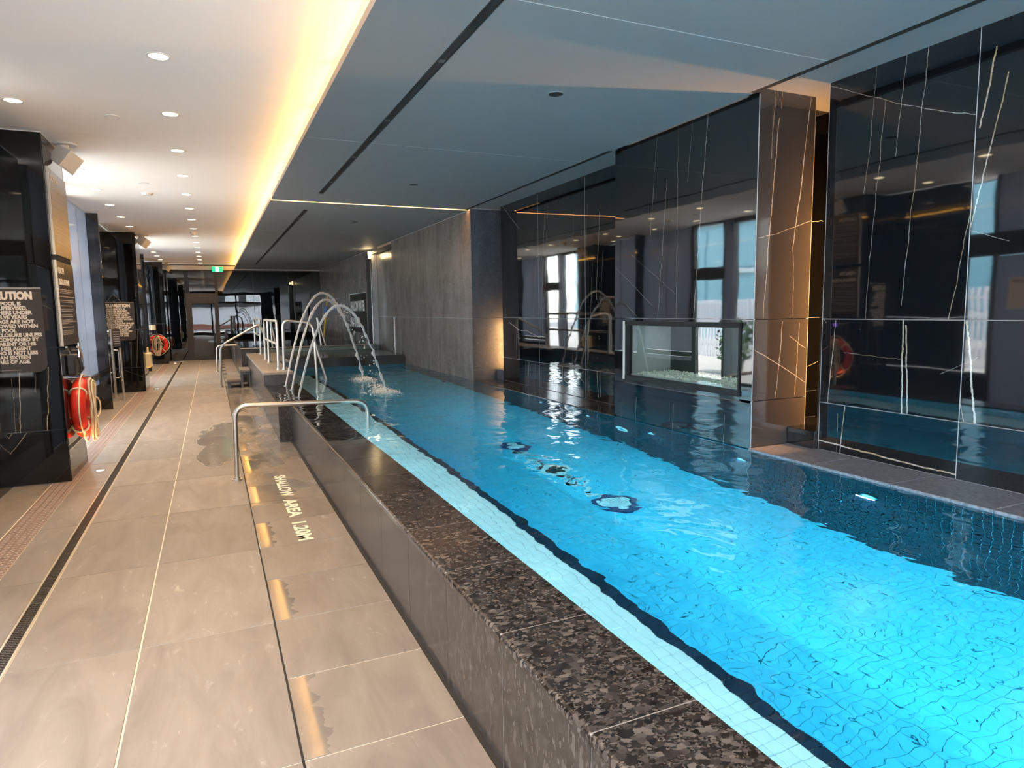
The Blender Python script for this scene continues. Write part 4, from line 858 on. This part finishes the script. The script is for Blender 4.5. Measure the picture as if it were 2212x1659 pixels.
# ---------------------------------------------------------------- left facade
wl = struct('wall_left', 'white and black window wall between the columns on the left'); FX = -1.73
nwin = 1
for k in (-1, 0, 1, 2):
    y0 = 7.25+8*k+.90; lim = 24.55
    def Y(v): return min(lim, y0+v)
    if y0 >= lim: continue
    win = struct('window_%d' % (nwin+2), 'full height window bay number %s from the front on the left' % ('zero','one','two','three')[k+1]); nwin += 1
    MB().box(FX-.06, FX-.05, Y(.05), Y(1.60), .10, 3.10).build('pane', M_glass, win)
    MB().box(FX-.09, FX, Y(0), Y(.05), 0, 3.18).box(FX-.09, FX, Y(0), Y(1.65), 0, .10).box(FX-.09, FX, Y(0), Y(1.65), 3.10, 3.18).build('frame', M_black_metal, win)
    if Y(1.8) >= lim: continue
    MB().box(FX-.12, FX+.03, Y(1.60), Y(1.82), 0, 3.18).build('white_pier', M_white_panel, wl)
    dw = struct('door_%d' % (k+3), 'dark framed glass door in left bay number %s' % ('zero','one','two','three')[k+1])
    fr_ = MB().box(FX-.10, FX+.01, Y(1.82), Y(1.90), 0, 3.18).box(FX-.08, FX+.004, Y(2.70), Y(2.82), 0, 3.18).box(FX-.08, FX+.004, Y(1.9), Y(2.7), 2.08, 2.32).box(FX-.08, FX, Y(1.9), Y(2.7), 3.14, 3.18).box(FX-.08, FX, Y(1.9), Y(2.7), 0, .12)
    fr_.build('frame', M_black_metal, dw)
    MB().box(FX-.05, FX-.04, Y(1.9), Y(2.7), 2.32, 3.14).build('transom_pane', M_glass, dw)
    for a, b in ((1.9,2.70),): MB().box(FX-.05, FX-.04, Y(a), Y(b), .12, 2.05).build('pane', M_glass, dw)
    MB().tube([(FX+.05,Y(2.6),.95),(FX+.05,Y(2.6),1.25)], .012, 8).build('handle', M_steel, dw)
    for a, b in ((2.825,3.62),(3.62,4.46)): MB().box(FX-.06, FX, Y(a)+.003, Y(b)-.003, .62, 3.17).build('panel', M_white_panel, wl)
    MB().box(FX-.06, FX+.02, Y(2.83), Y(4.5), .52, .61).build('rail', M_brown_frame, wl); MB().box(FX-.06, FX, Y(2.83), Y(4.5), .43, .51).build('panel', M_white_panel, wl); MB().box(FX-.06, FX-.01, Y(2.83), Y(4.5), 0, .43).build('panel', MB_PLAIN, wl)
    MB().box(FX-.10, FX+.165, Y(4.47), Y(4.53), 0, 3.18).build('added_fin', MB_PLAIN, wl)  # added black fin, stands in for the column's dark reflection in the glazing
    if k == 2: continue
    if k == -1:
        MB().box(FX-.05, FX-.04, Y(5.5), Y(5.8), .5, 3.1).build('pane', M_glass, wl)
        for a, b in ((4.53,4.9),(4.9,5.45)): MB().box(FX-.06, FX, Y(a)+.003, Y(b)-.003, 2.42, 3.17).build('panel', M_white_panel, wl)
        sd = struct('door_6', 'dark framed service door with a pale leaf and a paper notice'); MB().box(FX-.07, FX+.01, Y(4.53), Y(4.62), 0, 2.42).box(FX-.07, FX+.01, Y(5.45), Y(5.50), 0, 3.18).box(FX-.07, FX, Y(5.5), Y(5.8), 2.12, 2.42).box(FX-.07, FX, Y(5.5), Y(5.8), 0, .5).box(FX-.07, FX+.01, Y(4.62), Y(5.45), 2.12, 2.42).build('frame', M_black_metal, sd)
        MB().box(FX-.05, FX-.02, Y(4.63), Y(5.44), .02, 2.11).build('leaf', M_white_panel, sd); MB().tube([(FX+.03,Y(4.70),.95),(FX+.03,Y(4.70),1.15)], .012, 8).build('handle', M_steel, sd)
        pn = thing('paper_notice', 'white paper notice headed CAUTION on the service door', 'notice', (FX-.018, Y(4.98), 1.38)); MB().box(0, .002, 0, .30, 0, .42).build('sheet', M_paper, pn); text('lettering', 'CAUTION', M_black_metal, .05, (.0025, .04, .35), (PI/2,0,PI/2), pn, .001, width=.21)
    else:
        for a, b in ((4.53,5.0),(5.0,5.42),(5.42,5.8)):
            MB().box(FX-.06, FX+(.0 if a != 5.0 else -.03), Y(a)+.003, Y(b)-.003, .52, 3.17).build('panel', M_white_panel, wl)
    if k != -1: MB().box(FX-.06, FX, Y(4.53), Y(5.8), 0, .51).build('panel', MB_PLAIN, wl)
    for z in ((.004,.5),(.5,1.262),(1.262,3.172)): panel(wl, MB_S, x=FX, a=(Y(5.8),Y(7.1)), z=z, sgn=1)
# back end wall with a wide window
wb_ = MB().box(-2.2, -1.6, -3.2, -3.0, -.3, 3.5).box(3.4, 4.8, -3.2, -3.0, -.3, 3.5).box(-1.6, 3.4, -3.2, -3.0, -.3, .25).box(-1.6, 3.4, -3.2, -3.0, 2.85, 3.5).build('wall_back', M_black_metal); tag(wb_, 'dark end wall with a wide window behind the camera', 'wall', kind='structure')
wbk = struct('window_7', 'wide window behind the camera')
for a, b in ((-1.55,.05),(.15,1.70),(1.80,3.35)): MB().box(a, b, -3.11, -3.10, .3, 2.82).build('pane', M_glass, wbk)
MB().box(.05, .15, -3.15, -3.02, .25, 2.85).box(1.70, 1.80, -3.15, -3.02, .25, 2.85).box(-1.6, 3.4, -3.15, -3.02, 2.25, 2.33).build('mullion', M_black_metal, wbk)

# ---------------------------------------------------------------- outside, seen in reflections
gr = MB().box(-60, -1.96, -40, 60, -.4, -.05).box(-1.96, 40, -60, -3.3, -.4, -.05).build('ground', M_ext_ground); tag(gr, 'pale paving outside the windows', 'ground', kind='structure')
tw = thing('glass_tower', 'blue glass office block outside the left windows', 'building', (-16, 2, 0))
MB().box(-6, -.1, 6, 40, -.05, 30).build('core', M_bglass, tw)
me_p = MB().box(-.02, .04, .05, 1.75, .05, 1.95).mesh('window_panel', M_bglass); me_s = MB().box(-.06, .07, 6, 40, 0, .22).mesh('floor_band', plain('band_grey', (.42,.50,.54), .5))
for i in range(10):
    for j in range(16): inst('window_panel', me_p, (-.06, 6.2+1.9*j, 1.0+2.4*i), tw)
    inst('floor_band', me_s, (-.05, 0, .75+2.4*i), tw)
cb = thing('cream_building', 'cream walled building outside, opposite the end windows', 'building', (0, -26, 0)); MB().box(-20, 24, -6, 0, -.05, 2.3).build('wall', plain('exterior_bright', (.80,.80,.82), .9), cb); MB().box(-20, 24, -6, .1, -.05, .42).build('brick_band', M_ext_brick, cb); MB().box(-20, 24, -6, .3, 2.3, 8).build('upper_storey', M_black_metal, cb)
for k in range(20): MB().box(-19.6+2.1*k, -18.2+2.1*k, .29, .34, 2.7, 3.4).build('window', M_ext_white, cb)
cb2 = thing('cream_building', 'cream walled building outside, beside the scaffold', 'building', (-15, -8, 0)); MB().box(-5, 0, -14, 14, -.05, 2.6).build('wall', M_ext_cream, cb2); MB().box(-5, .1, -14, 14, 2.6, 3.0).build('parapet', M_ext_white, cb2)
scf = thing('construction_hoist', 'red and yellow construction hoist platforms outside', 'scaffold', (-9.5, 3.2, 0))
for x, y in ((0,0),(0,2.4),(-1.4,0),(-1.4,2.4),(0,4.8),(-1.4,4.8)): MB().tube([(x,y,-.05),(x,y,7.5)], .07, 8).build('mast', M_scaf_red, scf)
for z in (2.2, 4.3, 6.2):
    MB().box(-1.7, .3, -.4, 5.2, z, z+.12).build('platform', M_scaf_yel, scf); rr_ = MB()
    for q in (.5, 1.0): rr_.tube([(.28,-.4,z+q),(.28,5.2,z+q)], .03, 6)
    for q in range(8): rr_.tube([(.28,-.4+.8*q,z),(.28,-.4+.8*q,z+1.0)], .025, 6)
    rr_.build('railing', M_scaf_yel, scf)
for a, b in (((0,0,.2),(0,2.4,2.2)),((0,2.4,2.3),(0,4.8,4.3)),((0,0,4.4),(0,2.4,6.2)),((-1.4,0,.2),(-1.4,4.8,4.3))): MB().tube([a,b], .04, 6).build('brace', M_scaf_red, scf)
fe = thing('slat_fence', 'pale vertical slat fence outside the left doors', 'fence', (-7.5, 6, 0)); sm_ = MB().box(-.02,.02,-.03,.03,-.05,1.75).mesh('slat', M_fence)
for k in range(110): inst('slat', sm_, (0, k*.14-2, 0), fe)
MB().box(-.03,-.02,-2.1,13.4,.3,.36).box(-.03,-.02,-2.1,13.4,1.5,1.56).build('rail', M_fence, fe)
for i, (x, y, wh) in enumerate(((-3.9, 9.6, 'by the window past the nearest column'), (-3.9, 12.0, 'by the first glass door'), (-3.8, 17.5, 'past the second column'), (-3.6, 2.8, 'by the service door'))):
    t = thing('potted_shrub', 'dark green potted shrub outside, '+wh, 'shrub', (x, y, -.05), group='shrubs outside'); r = random.Random(i); m_ = MB()
    for _ in range(420):
        a = r.uniform(0,2*PI); q = r.random()**.5*.42; z = r.uniform(.35, 1.25); c = Vector((q*math.cos(a), q*math.sin(a), z)); d = Vector((r.gauss(0,1), r.gauss(0,1), r.gauss(.4,1))).normalized()*.11; n_ = d.orthogonal().normalized()*.035
        m_.add([c-d*.2, c+d*.4+n_, c+d, c+d*.4-n_], [(0,1,2,3)])
    m_.build('foliage', M_leaf, t, 'stuff'); MB().cyl((0,0,0), .17, .38, r2=.23).build('pot', M_black_metal, t)
